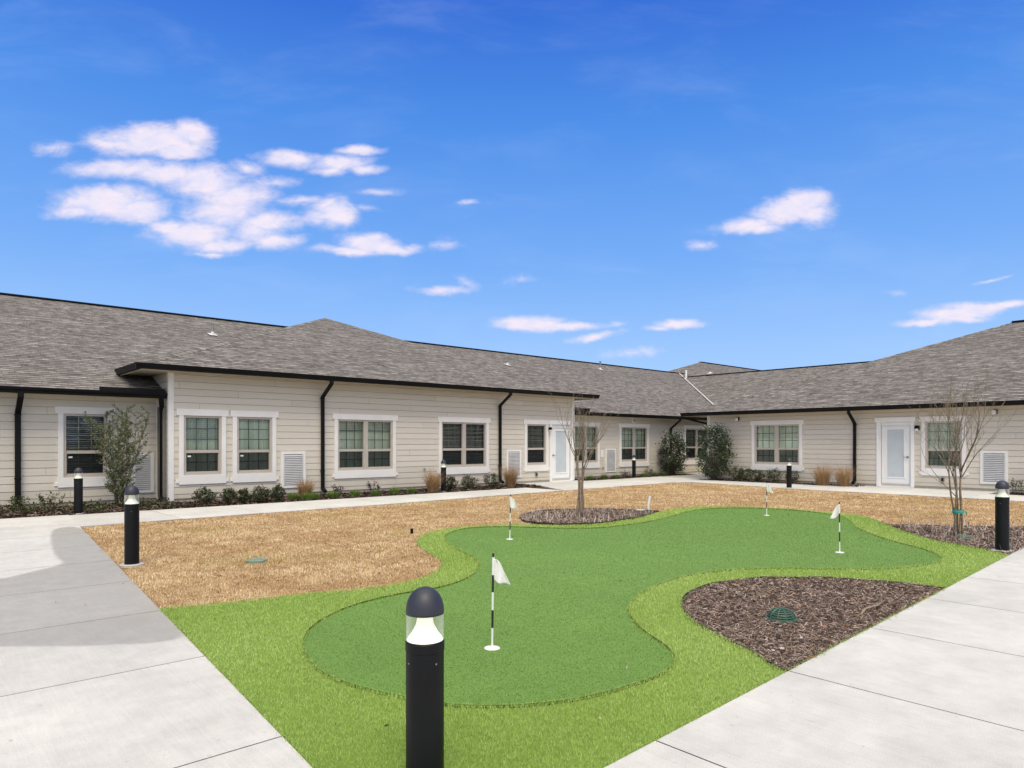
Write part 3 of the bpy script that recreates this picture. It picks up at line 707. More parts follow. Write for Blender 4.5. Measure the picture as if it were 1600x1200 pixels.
def louver(fr, p0, p1, zt=1.15, zb=.20, w=.075, n=17, pale=False):
    s0, s1 = sorted((fr.at(p0), fr.at(p1))); t = MB()
    fr.box(t, s0, s1, -.01, .040, zt-w, zt); fr.box(t, s0, s1, -.01, .040, zb, zb+w)
    fr.box(t, s0, s0+w, -.01, .039, zb+w, zt-w); fr.box(t, s1-w, s1, -.01, .039, zb+w, zt-w)
    o = t.build('vent_grille', M['trim'], bld, bevel=.004)
    b = MB(); fr.box(b, s0+w, s1-w, -.01, .022, zb+w, zt-w); b.build('backing', M['grey_metal'], o)
    l = MB(); H_ = (zt-zb-2*w-.03)/n
    for i in range(n):
        z = zb+w+.015+i*H_
        l.hexa([fr.p(s0+w+.02, .024, z+H_*.35), fr.p(s1-w-.02, .024, z+H_*.35), fr.p(s1-w-.02, .055, z), fr.p(s0+w+.02, .055, z),
                fr.p(s0+w+.02, .024, z+H_*.85), fr.p(s1-w-.02, .024, z+H_*.85), fr.p(s1-w-.02, .055, z+H_*.45), fr.p(s0+w+.02, .055, z+H_*.45)])
    fr.box(l, s0+w, s0+w+.018, .023, .052, zb+w, zt-w); fr.box(l, s1-w-.018, s1-w, .023, .052, zb+w, zt-w)
    l.build('louver', M['louver'], o)
def door(fr, p0, p1, handle_right, ears=(1, 1), edge=None, label=None):
    s0, s1 = sorted((fr.at(p0), fr.at(p1)))
    if edge is not None: s1 = min(s1, edge)
    w = .095; a, b = s0+w, s1-w
    HOLES[id(fr)].append((a, b, -.1, 2.03))
    t = MB(); fr.box(t, s0-.05*ears[0], s1+.05*ears[1], -.01, .046, 2.03, ZT); fr.box(t, s0, a, -.01, .04, .0, 2.03); fr.box(t, b, s1, -.01, .04, .0, 2.03)
    fr.box(t, a, b, -.10, .03, -.05, .02)
    for x, y, c, d in ((a, a+.03, .021, 2.03), (b-.03, b, .021, 2.03), (a+.03, b-.03, 2.0, 2.029)): fr.box(t, x, y, -.09, .002, c, d)
    o = t.build('door', M['door_white'], bld, bevel=.004)
    if label: o['label'] = label
    a += .034; b -= .034; W = b-a; l0, l1 = a+W*.2, b-W*.2
    sl = MB()
    for x, y, c, d in ((a, l0, .022, 1.995), (l1, b, .022, 1.995), (l0, l1, .022, .30), (l0, l1, 1.80, 1.995)): fr.box(sl, x, y, -.07, -.022, c, d)
    for x, y, c, d in ((l0-.03, l0+.012, .27, 1.83), (l1-.012, l1+.03, .27, 1.83), (l0+.012, l1-.012, .27, .312), (l0+.012, l1-.012, 1.788, 1.83)): fr.box(sl, x, y, -.0205, -.008, c, d)
    sl.build('door_leaf', M['door_white'], o, bevel=.003)
    gl = MB(); fr.box(gl, l0, l1, -.05, -.03, .30, 1.80); gl.build('pane', M['door_glass'], o)
    hs = (b-.07) if handle_right else (a+.07); sgn = -1 if handle_right else 1
    h = MB(); h.sweep([fr.p(hs, -.03, .93), fr.p(hs, .035, .93)], .012, .012, fr.side()); fr.box(h, min(hs, hs+sgn*.11), max(hs, hs+sgn*.11), .028, .044, .922, .940)
    fr.box(h, hs-.028, hs+.028, -.022, -.012, .90, .96); h.build('handle', M['grey_metal'], o)
    k = MB(); room_box(k, fr, a, b, .1, 1.9, .5); k.build('interior', M['room'], o, recalc=False)

# windows, doors and vents read off the photograph, wall by wall
window(FW1, 279, 352.7, cover='sheer', seed=1, sticker=True)
window(FW1, 363, 431, cover='sheer', seed=2, sticker=True)
window(FW1, 521.7, 618, True, cover='sheer', seed=3)
window(FW1, 685, 763, True, cover='blind', seed=4, muntin='muntin_light')
window(FW1, 819, 856, cover='blind', seed=5, muntin='muntin_light', ears=(1, .9))
window(FW0, 90, 175, cover='blind', seed=6, sticker=True, muntin='muntin_light')
window(FW0, 893, 936, True, cover='sheer', seed=7)
window(FW0, 967.5, 1013, True, cover='sheer', seed=8)
window(FW0, 1068.5, 1108, True, cover='blind', seed=9, muntin='muntin_light')
window(FRR, 1175, 1254, True, cover='sheer', seed=10)
window(FRR, 1440, 1510, cover='sheer', seed=11)
door(FW1, 858.5, 896, False, ears=(.6, 0), edge=UL1*0+UR1-.05, label='white full glass door beside the corner of the tall block')
door(FRR, 1370, 1429, False, ears=(.6, 1), label='white full glass door in the right hand wing')
louver(FW1, 438, 476.7); louver(FW1, 790.5, 813.5, n=17); louver(FW0, 205, 240); louver(FW0, 945, 961.5); louver(FRR, 1532, 1575.7, n=15)
siding(FW1, UL1, UR1, EZ1-.10, HOLES[id(FW1)])
siding(FW0, -9, UL1, EZ0-.08, HOLES[id(FW0)]); siding(FW0, UR1, 29.7, EZ0-.08, HOLES[id(FW0)])
siding(FRR, -12, 14.5, EZ0-.08, HOLES[id(FRR)])
siding(Fr('u', UL1), V1, V0, EZ1-.10); siding(Fr('u', UL1), V0, V0+1.6, EZ1-.10, z0=2.3)
siding(Fr('u+', UR1), V1, V0, EZ1-.10); siding(Fr('u+', UR1), V0, V0+1.6, EZ1-.10, z0=2.3)
siding(Fr('v+', 14.5), UR, 29.7, EZ0-.08); siding(Fr('u', 29.7), 14.5, V0, EZ0-.08)
# corner boards
def corner(x, y, sx, sy, z1, z0=.02):
    mb = MB(); w = .095; t = .026; s = .0015
    X0, X1 = sorted((x-sx*s, x+sx*w)); mb.box(X0, X1, *sorted((y, y-sy*t)), z0, z1)
    mb.box(*sorted((x-sx*t, x-sx*s*1.1)), *sorted((y-sy*t, y+sy*w)), z0, z1); mb.build('corner_board', M['trim'], bld, bevel=.003)
corner(UL1, V1, 1, 1, EZ1-.115); corner(UR1, V1, -1, 1, EZ1-.115); corner(UR, 14.5, 1, -1, EZ0-.095)
c_ = MB(); c_.box(UL1-.11, UL1-.03, V0-.035, V0-.02, .02, 2.40); c_.build('corner_board', M['trim'], bld); c_ = MB(); c_.box(29.58, 29.67, V0-.035, V0-.02, .02, 2.40); c_.build('corner_board', M['trim'], bld)

# roofs
sth = PIT/math.hypot(1, PIT)
def rplane(mb, pts, e):      # e = eave direction in plan
    zmin = min(p[2] for p in pts); uv = []
    pv_ = Vector(pts[0]); n = None
    for i in range(1, len(pts)-1):
        n = (Vector(pts[i])-pv_).cross(Vector(pts[i+1])-pv_)
        if n.length > 1e-4: break
    n.normalize(); n = n if n.z > 0 else -n
    sl = math.sqrt(max(1e-6, 1-n.z**2))
    for p in pts: uv.append((p[0]*e[0]+p[1]*e[1], (p[2]-zmin)/sl))
    mb.poly(pts, uv)
zr = lambda d, e=EZ0: e+PIT*d
def strip(name, a, b, w, h, m, parent):
    a, b = Vector(a), Vector(b); d = (b-a); sd_ = Vector((d.y, -d.x, 0)).normalized()
    mb = MB(); mb.sweep([a, b], w, h, tuple(sd_)); return mb.build(name, m, parent)
VM, VR_ = 17.25, 25.9; ZM = zr(VR_-VM)
mb = MB()
rplane(mb, [(-14, VM, EZ0), (38.5, VM, EZ0), (38.5, VR_, ZM), (-14, VR_, ZM)], (1, 0)); rplane(mb, [(-14, VR_, ZM), (38.5, VR_, ZM), (38.5, 34.5, EZ0), (-14, 34.5, EZ0)], (1, 0))
main = mb.build('roof', M['shingle'], bld, recalc=False)
UE, UG, ZG = 29.2, 36.8, zr(7.6)
mb = MB()
rplane(mb, [(UE, -14, EZ0), (UE, VR_, EZ0), (UG, VR_, ZG), (UG, -14, ZG)], (0, 1)); rplane(mb, [(UG, -14, ZG), (UG, VR_, ZG), (44.4, VR_, EZ0), (44.4, -14, EZ0)], (0, 1))
rwing = mb.build('roof', M['shingle'], bld, recalc=False)
AP = (41.0, 26.3, 6.90); hw = (AP[2]-2.5)/PIT
mb = MB()
c00, c01 = (AP[0]-hw, AP[1]-hw, 2.5), (AP[0]-hw, AP[1]+hw, 2.5)
rplane(mb, [c01, c00, AP], (0, 1)); rplane(mb, [c00, (66, AP[1]-hw, 2.5), (66, AP[1], AP[2]), AP], (1, 0)); rplane(mb, [c01, AP, (66, AP[1], AP[2]), (66, AP[1]+hw, 2.5)], (1, 0))
rear = mb.build('roof', M['shingle'], bld, recalc=False)
strip('ridge_cap', (AP[0], AP[1], AP[2]+.02), (66, AP[1], AP[2]+.01), .10, .02, M['black_metal'], rear)
# tall block roof
E1v, E1a, E1b = 16.55, 3.98, 19.07; A1 = (12.24, 24.33, 6.16)
mb = MB()
rplane(mb, [(E1a, E1v, EZ1), (E1b, E1v, EZ1), A1], (1, 0))
zl = EZ1+.2; 
rplane(mb, [(E1a, E1v, EZ1), A1, (A1[0], 30, A1[2]), (E1a, 30, EZ1)], (0, 1))
rplane(mb, [(E1b, E1v, EZ1), (E1b, 30, EZ1), (A1[0], 30, A1[2]), A1], (0, 1))
tall = mb.build('roof', M['shingle'], bld, recalc=False)
# right projecting block roof
E2u, E2v = 22.65, 15.3; A2 = (E2u+8.7, E2v-8.7, zr(8.7))
mb = MB()
rplane(mb, [(E2u, E2v, EZ0), (E2u, -14, EZ0), (A2[0], -14, A2[2]), A2], (0, 1))
rplane(mb, [(E2u, E2v, EZ0), A2, (A2[0]+8.7, E2v, EZ0)], (1, 0)); rplane(mb, [A2, (A2[0], -14, A2[2]), (A2[0]+8.7, -14, EZ0), (A2[0]+8.7, E2v, EZ0)], (0, 1))
proj = mb.build('roof', M['shingle'], bld, recalc=False)
strip('ridge_cap', (-14, VR_, ZM+.02), (38.5, VR_, ZM+.01), .10, .022, M['black_metal'], main)
strip('ridge_cap', (UG, -14, ZG+.02), (UG, VR_-.5, ZG+.01), .10, .02, M['black_metal'], rwing)
strip('ridge_cap', (A2[0], A2[1], A2[2]+.015), (A2[0], -14, A2[2]+.015), .12, .03, M['black_metal'], proj)
def caps(a, b, parent):      # overlapping hip shingles
    a, b = Vector(a), Vector(b); d = b-a; L = d.length; d.normalize(); sd_ = Vector((d.y, -d.x, 0)).normalized(); up = sd_.cross(d); up = up if up.z > 0 else -up
    mb = MB(); n = int(L/.2)
    for i in range(n):
        p = a+d*(i*L/n); q_ = a+d*((i+1.15)*L/n); w = .13; 
        for s_ in (-1, 1):
            e0 = p+sd_*s_*w-up*.026; e1 = q_+sd_*s_*w-up*.031; t0 = p+up*.010; t1 = q_+up*.004
            uv = [(i*.31, 0.06), (i*.31+.2, .06), (i*.31+.2, .12), (i*.31, .12)]
            mb.poly([e0, e1, t1, t0], uv)
    mb.build('hip_cap', M['shingle'], parent, recalc=False)
caps((E1a, E1v, EZ1), (A1[0], A1[1], A1[2]), tall)
caps((E2u, E2v, EZ0), (A2[0], A2[1], A2[2]), proj)
# pale metal in the valley between the two wings
k0 = .7; va = Vector((UE+k0, VM+k0, zr(k0)+.02)); vb = Vector((UE+VR_-VM, VR_, ZM+.02)); 
fl = MB(); dd = Vector((1, -1, 0)).normalized()*.045
fl.poly([va-dd+Vector((0, 0, .04)), va, vb, vb-dd+Vector((0, 0, .04))]); fl.poly([va+dd+Vector((0, 0, .04)), va, vb, vb+dd+Vector((0, 0, .04))]); fl.build('valley_flashing', M['flash'], main, recalc=False)
# soffits and fascias
mb = MB()
def soff(x0, x1, y0, y1, z): mb.box(x0, x1, y0, y1, z, z+.02)
soff(-9, UL1-.03, VM+.02, V0+.05, EZ0-.10); soff(UR1+.03, 29.7, VM+.02, V0+.05, EZ0-.101)
soff(E1a+.02, E1b-.02, E1v+.02, V1+.05, EZ1-.12); soff(E1a+.02, UL1+.05, V1+.051, 18.6, EZ1-.121); soff(UR1-.05, E1b-.02, V1+.051, 18.6, EZ1-.121)
soff(E2u+.02, UR+.05, -12, E2v-.02, EZ0-.102); soff(UR+.051, 29.7, 14.45, E2v-.02, EZ0-.103); soff(UE+.02, 29.75, E2v, VM, EZ0-.104)
mb.build('soffit', M['soffit'], bld)
mb = MB()
mb.box(-9, UL1-.15, VM, VM+.02, EZ0-.135, EZ0-.012); mb.box(UR1+.1, UE, VM, VM+.02, EZ0-.135, EZ0-.012)
mb.box(E1a, E1b, E1v, E1v+.02, EZ1-.15, EZ1-.012); mb.box(E1a, E1a+.02, E1v+.021, 18.5, EZ1-.15, EZ1-.012); mb.box(E1b-.02, E1b, E1v+.021, 18.5, EZ1-.15, EZ1-.012)
mb.box(E2u, E2u+.02, -12, E2v, EZ0-.135, EZ0-.012); mb.box(E2u+.021, UE, E2v-.02, E2v, EZ0-.135, EZ0-.012); mb.box(UE, UE+.02, E2v, VM, EZ0-.135, EZ0-.012)
mb.build('fascia', M['fascia'], bld)
PROF = [(0, 0), (0, -.118), (.075, -.118), (.088, -.075), (.112, -.045), (.120, -.012), (.120, 0)]
def gutter(fr, a0, a1, ez):
    mb = MB(); n = len(PROF); A = [fr.p(a0, d, ez-.006+z) for d, z in PROF]; B = [fr.p(a1, d, ez-.006+z) for d, z in PROF]
    for i in range(n): j = (i+1) % n; mb.poly([A[i], A[j], B[j], B[i]])
    mb.poly(A); mb.poly(B[::-1]); fr.box(mb, a0, a1, .112, .126, ez-.016, ez)
    fr.box(mb, a0, a1, -.06, .03, ez+.004, ez+.010)
    mb.build('gutter', M['black_metal'], bld)
gutter(Fr('v', VM), -9, UL1-.02, EZ0); gutter(Fr('v', VM), UR1+.04, UE, EZ0)
gutter(Fr('v', E1v), E1a-.12, E1b+.02, EZ1); gutter(Fr('u', E1a), E1v+.002, 18.45, EZ1-.001); gutter(Fr('u+', E1b), E1v+.002, 18.45, EZ1-.001)
gutter(Fr('u', E2u), -12, E2v+.02, EZ0); gutter(Fr('v+', E2v), E2u+.002, UE, EZ0-.001); gutter(Fr('u', UE), E2v+.121, VM-.121, EZ0-.002)
mb = MB(); mb.box(3.3, 4.62, VM-.10, VM-.085, EZ0-.01, EZ0+.085); mb.box(4.60, 4.62, VM-.085, VM+.3, EZ0, EZ0+.10); mb.build('splash_guard', M['black_metal'], bld)
mb = MB(); mb.box(18.75, 19.35, VM-.10, VM-.085, EZ0-.01, EZ0+.14); mb.box(19.33, 19.35, VM-.085, VM+.2, EZ0, EZ0+.14); mb.build('splash_guard', M['black_metal'], bld)
def downpipe(fr, s, ez, oh, w=.043, shift=0.0, zend=.07, kick=True):
    mb = MB(); d = .085; S = s+shift
    pts = [fr.p(S, oh+.05, ez-.11), fr.p(S, oh+.05, ez-.19), fr.p(s, d, ez-.52), fr.p(s, d, zend+.08)]
    if kick: pts += [fr.p(s, d+.16, zend)]
    mb.sweep(pts, w, .032, fr.side())
    for z in (ez-.56, .62):
        fr.box(mb, s-w-.008, s+w+.008, .02, d+.04, z-.012, z+.012)
    mb.build('downpipe', M['black_metal'], bld, bevel=.004)
downpipe(FW1, FW1.at(502), EZ1, V1-E1v); downpipe(FW1, FW1.at(779), EZ1, V1-E1v)
downpipe(FW0, FW0.at(27), EZ0, V0-VM, w=.052); mb = MB(); mb.sweep([(4.56, VM-.05, EZ0-.11), (4.56, VM-.05, EZ0-.19), (4.62, 17.36, EZ0-.50), (4.62, 17.36, .14), (4.55, 17.22, .07)], .043, .033, (.8, .6, 0)); mb.build('downpipe', M['black_metal'], bld)
downpipe(FW0, FW0.at(1046), EZ0, V0-VM); downpipe(FRR, FRR.at(1337), EZ0, UR-E2u)
mb = MB(); mb.sweep([(E2u+.05, E2v+.06, EZ0-.11), (E2u+.10, E2v-.02, EZ0-.2), (UR+.22, 14.62, EZ0-.42), (UR+.22, 14.62, .1)], .043, .035, (.7, .7, 0)); mb.build('downpipe', M['black_metal'], bld)
# roof vents
def vent(px, py, parent, h=.32, r=.035, m='grey_metal', plane='v', cap=False, fl_=True):
    # walk along the pixel's ray to the roof plane
    t = (px-CX)/F; e = (HOR-py)/F
    for i in range(4000):
        Y = 14+i*.01; X = t*Y; u = RT.x*X+FW.x*Y; v = RT.y*X+FW.y*Y; z = H+e*Y
        zz = zr(v-VM) if plane == 'v' else (zr(u-UE) if plane == 'u' else AP[2]-PIT*(AP[1]-v))
        if z <= zz: break
    o = MB(); o.lathe([(r, -.1), (r, h)], 12, (u, v, z))
    if cap: o.lathe([(r*1.9, h), (r*1.9, h+.05)], 12, (u, v, z))
    w = o.build('vent_pipe', M[m], parent)
    if fl_:
        k = MB(); s_ = .13
        if plane == 'v': c = [(u-s_, v-s_, zz-PIT*s_+.03), (u+s_, v-s_, zz-PIT*s_+.03), (u+s_, v+s_, zz+PIT*s_+.03), (u-s_, v+s_, zz+PIT*s_+.03)]
        else: c = [(u-s_, v-s_, zz-PIT*s_+.03), (u-s_, v+s_, zz-PIT*s_+.03), (u+s_, v+s_, zz+PIT*s_+.03), (u+s_, v-s_, zz+PIT*s_+.03)]
        k.hexa(c+[(a, b, c_+.012) for a, b, c_ in c]); k.lathe([(r*2.2, -.02), (r*1.3, .09)], 12, (u, v, zz+.03)); k.build('flashing', M['flash'], w)
vent(332, 524, main, .30); vent(793, 571, main, .28); vent(938, 578, main, .42, cap=True); vent(1072, 591, rwing, .5, .06, 'white_paint', 'u', fl_=False); vent(1109, 584, rear, .4, .04, 'grey_metal', 'w', fl_=True)
# lamps and small fittings on the walls
def wall_lamp(fr, px, py, kind='can'):
    s = fr.at(px); P0 = fr.p(s, 0, 0); z = z_at(py, P0[0], P0[1])
    a = MB(); fr.box(a, s-.055, s+.055, .012, .035, z-.06, z+.08)
    fr.box(a, s-.02, s+.02, .035, .07, z+.01, z+.05); q_ = fr.p(s, .12, z)
    a.lathe([(.055, -.02), (.06, .05), (.045, .075), (.0, .085)], 16, q_, close=False); o = a.build('wall_lamp', M['black_metal'], bld)
    b = MB(); b.lathe([(.0, -.085), (.045, -.08), (.052, -.02), (.05, .0)], 16, q_, close=False); b.build('lamp_shade', M['white_paint'], o, smooth=True)
wall_lamp(FW1, 856.2, 671); wall_lamp(FRR, 1434, 669)
def spot(fr, px, py, m='white_paint'):
    s = fr.at(px); P0 = fr.p(s, 0, 0); z = z_at(py, P0[0], P0[1]); a = MB()
    fr.box(a, s-.05, s+.05, .012, .05, z-.05, z+.07); o = a.build('security_light', M['black_metal'] if m == 'white_paint' else M['trim'], bld)
    b = MB(); b.lathe([(.05, -.07), (.055, .0), (.05, .05)], 14, fr.p(s+.02, .11, z)); b.build('lamp_head', M[m], o, smooth=False)
spot(FRR, 1154, 655); spot(FRR, 1556, 644)
def plate(fr, px, py, w, h, d, m, name='outlet_cover'):
    s = fr.at(px); P0 = fr.p(s, 0, 0); z = z_at(py, P0[0], P0[1]); a = MB(); fr.box(a, s-w/2, s+w/2, .005, d, z-h/2, z+h/2); return a.build(name, M[m], bld, bevel=.004), s, z
for fr, px, py in ((FW1, 837, 741), (FRR, 1473.5, 749)):
    o, s, z = plate(fr, px, py, .085, .14, .06, 'grey_metal'); b = MB(); fr.box(b, s-.028, s+.028, .061, .066, z-.05, z+.04); b.build('cover_flap', M['black_metal'], o)
plate(FW0, 940.5, 709, .16, .28, .03, 'trim', 'access_panel')
o, s, z = plate(FW0, 989, 657, .20, .22, .05, 'white_paint', 'alarm_strobe'); b = MB(); FW0.box(b, s-.03, s+.08, .051, .058, z-.06, z+.06); b.build('strobe_lens', M['red_decal'], o)
for fr, px, py in ((FW1, 662, 733), (FW0, 941, 731)):
    s = fr.at(px); P0 = fr.p(s, 0, 0); z = z_at(py, P0[0], P0[1]); a = MB(); a.tube([fr.p(s, 0, z), fr.p(s, .09, z), fr.p(s, .10, z-.05)], .014, 8); fr.box(a, s-.04, s+.04, .05, .062, z+.02, z+.03)
    fr.box(a, s-.004, s+.004, .045, .065, z, z+.02); a.build('hose_tap', M['grey_metal'], bld)

# ------------------------------------------------------------------ bollard lights
def make_bollard():
    r = empty('bollard_light', (0, 0, 0))
    b = MB(); b.lathe([(.0765, -.12), (.0765, .005), (.0755, .01), (.0755, .640), (.0775, .642), (.0775, .676), (.074, .680), (.03, .681)], 40); b.build('post', M['bollard'], r, smooth=False, bevel=0)
    c = MB(); c.lathe([(.0735, .682), (.069, .690), (.052, .712), (.036, .742), (.029, .775), (.027, .798)], 36, close=False); c.build('reflector', M['reflector'], r, smooth=True)
    l = MB(); l.lathe([(.0745, .683), (.0745, .795)], 36, close=False); l.build('lens', M['lens'], r, smooth=True)
    for a_ in (0, math.pi*.5, math.pi, math.pi*1.5):
        w_ = MB(); w_.tube([(.0757*math.cos(a_), .0757*math.sin(a_), .60), (.0775*math.cos(a_), .0775*math.sin(a_), .60)], .0035, 8); w_.build('screw', M['grey_metal'], r)
    h = .095; pr = [(.0, .783), (.068, .783), (.0755, .786)]
    for i in range(0, 11): a = i/10*math.pi/2; pr.append((max(.0005, .0755*math.cos(a)**.9), .797+h*math.sin(a)*.98))
    d = MB(); d.lathe(pr, 40, close=False); d.build('cap', M['cap'], r, smooth=True)
    f = MB(); f.lathe([(.125, -.08), (.125, -.003), (.118, .004)], 28); f.build('footing', M['cement'], r)
    s = MB(); 
    for a in (.6, 2.7, 4.8): s.lathe([(.004, 0), (.004, .002)], 8, (0, 0, 0)); 
    return r
BOL = [(664, 1229, -.094, 'nearest black bollard light, on the green turf at the bottom of the picture'),
 (206, 881, 0, 'black bollard light on the tan grass beside the damp left walk'),
 (122.5, 802, 0, 'black bollard light in front of the leafy shrub and the blinds window, farthest left'),
 (693, 767.5, 0, 'black bollard light between a dry grass clump and a window with blinds'),
 (990.5, 745.5, 0, 'black bollard light before the wall with green tufts, left of the dark holly shrubs'),
 (1233, 762, 0, 'black bollard light before the double window of the right wing'),
 (1566, 859.5, 0, 'black bollard light in the mulch by the right walk, near the bare tree')]
proto = make_bollard()
def copy_thing(o, deep=True):
    c = o.copy(); COL.objects.link(c)
    for ch in list(o.children):
        k = ch.copy(); COL.objects.link(k); k.parent = c
    return c
for i, (x, y, z, lb) in enumerate(BOL):
    o = proto if i == 0 else copy_thing(proto)
    p = g(x, y); o.location = (p[0], p[1], z); o.rotation_euler.z = i*1.3
    tag(o, lb, 'bollard light', 'black bollard lights along the walks')
for ch in proto.children:
    if ch.name.startswith('reflector'): ch.data = ch.data.copy(); ch.data.materials[0] = M['reflector_lit']

# ------------------------------------------------------------------ putting flags
def make_flag(sgn, seed, tilt):
    r = empty('golf_flag', (0, 0, 0)); rg = random.Random(seed)
    w = MB(); k = MB(); R_ = .0075; L = .635
    segs = [(0, .135, 0), (.135, .255, 0), (.255, .375, 0), (.375, .49, 0), (.49, .61, 0), (.61, L, 0)]
    k = w; PR = []
    for i, (a, b, _q) in enumerate(segs): w.cur = i % 2; w.lathe([(R_, a), (R_, b)], 10, close=(i in (0, 5)))
    w.cur = 0; bmp = None
    w.build('pole', [M['white_paint'], M['black_paint']], r, world=False)
    c = MB(); c.lathe([(.0, .003), (.050, .003), (.054, .0), (.054, -.008)], 24, close=False); c.build('cup_rim', M['white_paint'], r, world=False)
    ny, nx = 14, 12; vs = []; fs = []
    for j in range(ny+1):
        t = j/ny; z = L-.03-.155*t; w0 = .026+.092*t**.62
        for i in range(nx+1):
            s = i/nx; x = w0*s*(1-.06*math.sin(t*5)); y = .016*t*math.sin(s*6.5+seed+t*1.5)+.006*math.sin(s*13+t*6)
            zz = z-.022*s*t-.012*s+.004*math.sin(s*9+seed)*t; vs.append((sgn*(x*RT.x)+y*FW.x-sgn*.004*RT.x, sgn*x*RT.y+y*FW.y-sgn*.004*RT.y, zz))
        # a little cloth on the other side of the pole
    for j in range(ny):
        for i in range(nx): a = j*(nx+1)+i; fs.append((a, a+1, a+nx+2, a+nx+1))
    o = np_mesh('flag', np.array(vs), np.array(fs), M['flag'], r, smooth=True, world=False)
    sm = o.modifiers.new('s', 'SOLIDIFY'); sm.thickness = .0015
    r.rotation_euler = (tilt*.3, tilt, 0); return r
for x, y, sg, sd_, tl, lb in ((769, 1010.5, 1, 1, .012, 'white golf flag on a striped pin nearest the front bollard light'),
        (796.5, 841.5, 1, 2.4, .02, 'white golf flag on a striped pin at the left far edge of the putting green'),
        (1198, 804.5, 1, 4.1, .0, 'white golf flag on a striped pin at the back of the putting green'),
        (1312, 862, -1, 5.5, -.01, 'white golf flag hanging to the left on a striped pin, at the right')):
    o = make_flag(sg, sd_, tl); p = g(x, y); o.location = (p[0], p[1], -.008); tag(o, lb, 'golf flag', 'golf flags on the putting green')

# ------------------------------------------------------------------ things in the beds and the lawn
def dome_drain(px, py):
    p = g(px, py); r = empty('drain_grate', (p[0], p[1], .0), 'green slotted dome drain grate in the bare mulch bed by the right walk', 'drain grate')
    R_ = .102; Hh = .080; rings = MB()
    for i in range(7):
        a0 = (i+.12)/7.2*math.pi/2; a1 = (i+.62)/7.2*math.pi/2
        rings.lathe([(R_*math.cos(a0), Hh*math.sin(a0)), (R_*math.cos(a1), Hh*math.sin(a1)), ((R_-.008)*math.cos(a1), (Hh-.008)*math.sin(a1)), ((R_-.008)*math.cos(a0), (Hh-.008)*math.sin(a0)), (R_*math.cos(a0), Hh*math.sin(a0))], 32, close=False)
    rings.lathe([(.02, Hh-.008), (.02, Hh+.002), (0, Hh+.004)], 16, close=False); rings.build('dome', M['drain_green'], r, world=False)
    rb = MB()
    for k in range(10):
        a = k/10*2*math.pi+.2; pts = [((R_+.001)*math.cos(t)*math.cos(a), (R_+.001)*math.cos(t)*math.sin(a), (Hh+.001)*math.sin(t)) for t in np.linspace(0, 1.35, 9)]
        rb.tube(pts, .0055, 5)
    rb.build('rib', M['drain_green'], r, world=False)
    b = MB(); b.lathe([(.0, -.02), (.117, -.02), (.120, -.004), (.120, .006), (.104, .008), (.098, .0)], 32, close=False); b.build('rim', M['drain_green'], r, world=False)
dome_drain(1221, 966)
p = g(401, 875.5); o = MB(); o.lathe([(.0, .012), (.10, .012), (.112, .006), (.112, -.03)], 28, (p[0], p[1], 0), close=False); o = o.build('valve_cover', M['valve_green'], None); tag(o, 'round green valve cover set flush in the tan lawn', 'valve cover')
p = g(1508, 842); r = MB()
for i in range(4): r.lathe([(.10-.004*i, .012+i*.013), (.104-.004*i, .018+i*.013), (.10-.004*i, .024+i*.013)], 28, (p[0]+.01*math.sin(i*2), p[1], 0), close=False)
o = r.build('coiled_hose', M['valve_green'], None); tag(o, 'pale green coiled drip hose on the mulch under the right bare tree', 'hose')
p = g(1013, 798); o = MB(); o.tube([(p[0], p[1], -.05), (p[0]+.0, p[1], .12), (p[0]+.03, p[1]-.02, .30)], .022, 10); o = o.build('marker_stake', M['white_paint'], None); tag(o, 'short white leaning pipe stake at the right tip of the far mulch bed', 'stake')
p = g(1000.5, 803.5); r = empty('valve_box', (p[0], p[1], 0), 'small grey box in the far mulch bed left of the white stake', 'valve box')
o = MB(); o.box(-.07, .07, -.05, .05, -.03, .075); o.build('box_body', M['grey_metal'], r, world=False, bevel=.006); o = MB(); o.box(-.078, .078, -.056, .056, .0752, .09); o.build('lid', M['louver'], r, world=False, bevel=.004)
p = g(643.5, 832); o = MB(); o.lathe([(.022, -.03), (.022, .045), (.027, .046), (.027, .058), (0, .06)], 14, (p[0], p[1], 0), close=False); o = o.build('sprinkler_head', M['black_metal'], None); tag(o, 'small black sprinkler head in the tan lawn left of the green', 'sprinkler')
# fallen sticks on the mulch
rs = random.Random(5)
def stick(name, pts, r, lb):
    o = MB(); o.tube([(*g(x, y), z) for x, y, z in pts], r, 7); o = o.build(name, M['bark_pale'], None, smooth=True); tag(o, lb, 'stick'); return o
stick('stick', [(1345, 963, .012), (1352, 957, .03), (1362, 955, .035), (1372, 951, .03), (1383, 945, .04)], [.006, .009, .009, .007, .003], 'bent bare stick lying on the mulch right of the drain grate')
# edging strips round the mulch beds
def edging(name, poly, i0, i1, lb, h=.018):
    o = MB(); n = len(poly); idx = [k % n for k in range(i0, i1)]
    pts = [(poly[k][0], poly[k][1], h-.02+.004*math.sin(k*.9)) for k in idx]; o.sweep(pts, .006, .03, (0, 0, 1)) if False else None
    for a, b in zip(pts[:-1], pts[1:]):
        d = Vector((b[0]-a[0], b[1]-a[1], 0));
        if d.length < 1e-5: continue
        nn = Vector((-d.y, d.x, 0)).normalized()*.005; A, B = Vector(a), Vector(b); dn = Vector((0, 0, .06)); e = d.normalized()*.002; A = A-e; B = B+e
        o.hexa([A-nn-dn, B-nn-dn, B+nn-dn, A+nn-dn, A-nn, B-nn, B+nn, A+nn])
    o = o.build(name, M['edging'], None); tag(o, lb, 'edging')
edging('bed_edging', BED2, 0, len(BED2), 'dark edging strip round the bare mulch bed by the right walk', .022)
edging('bed_edging', BED1, 0, len(BED1), 'dark edging strip round the far mulch bed with the bare tree', .04)
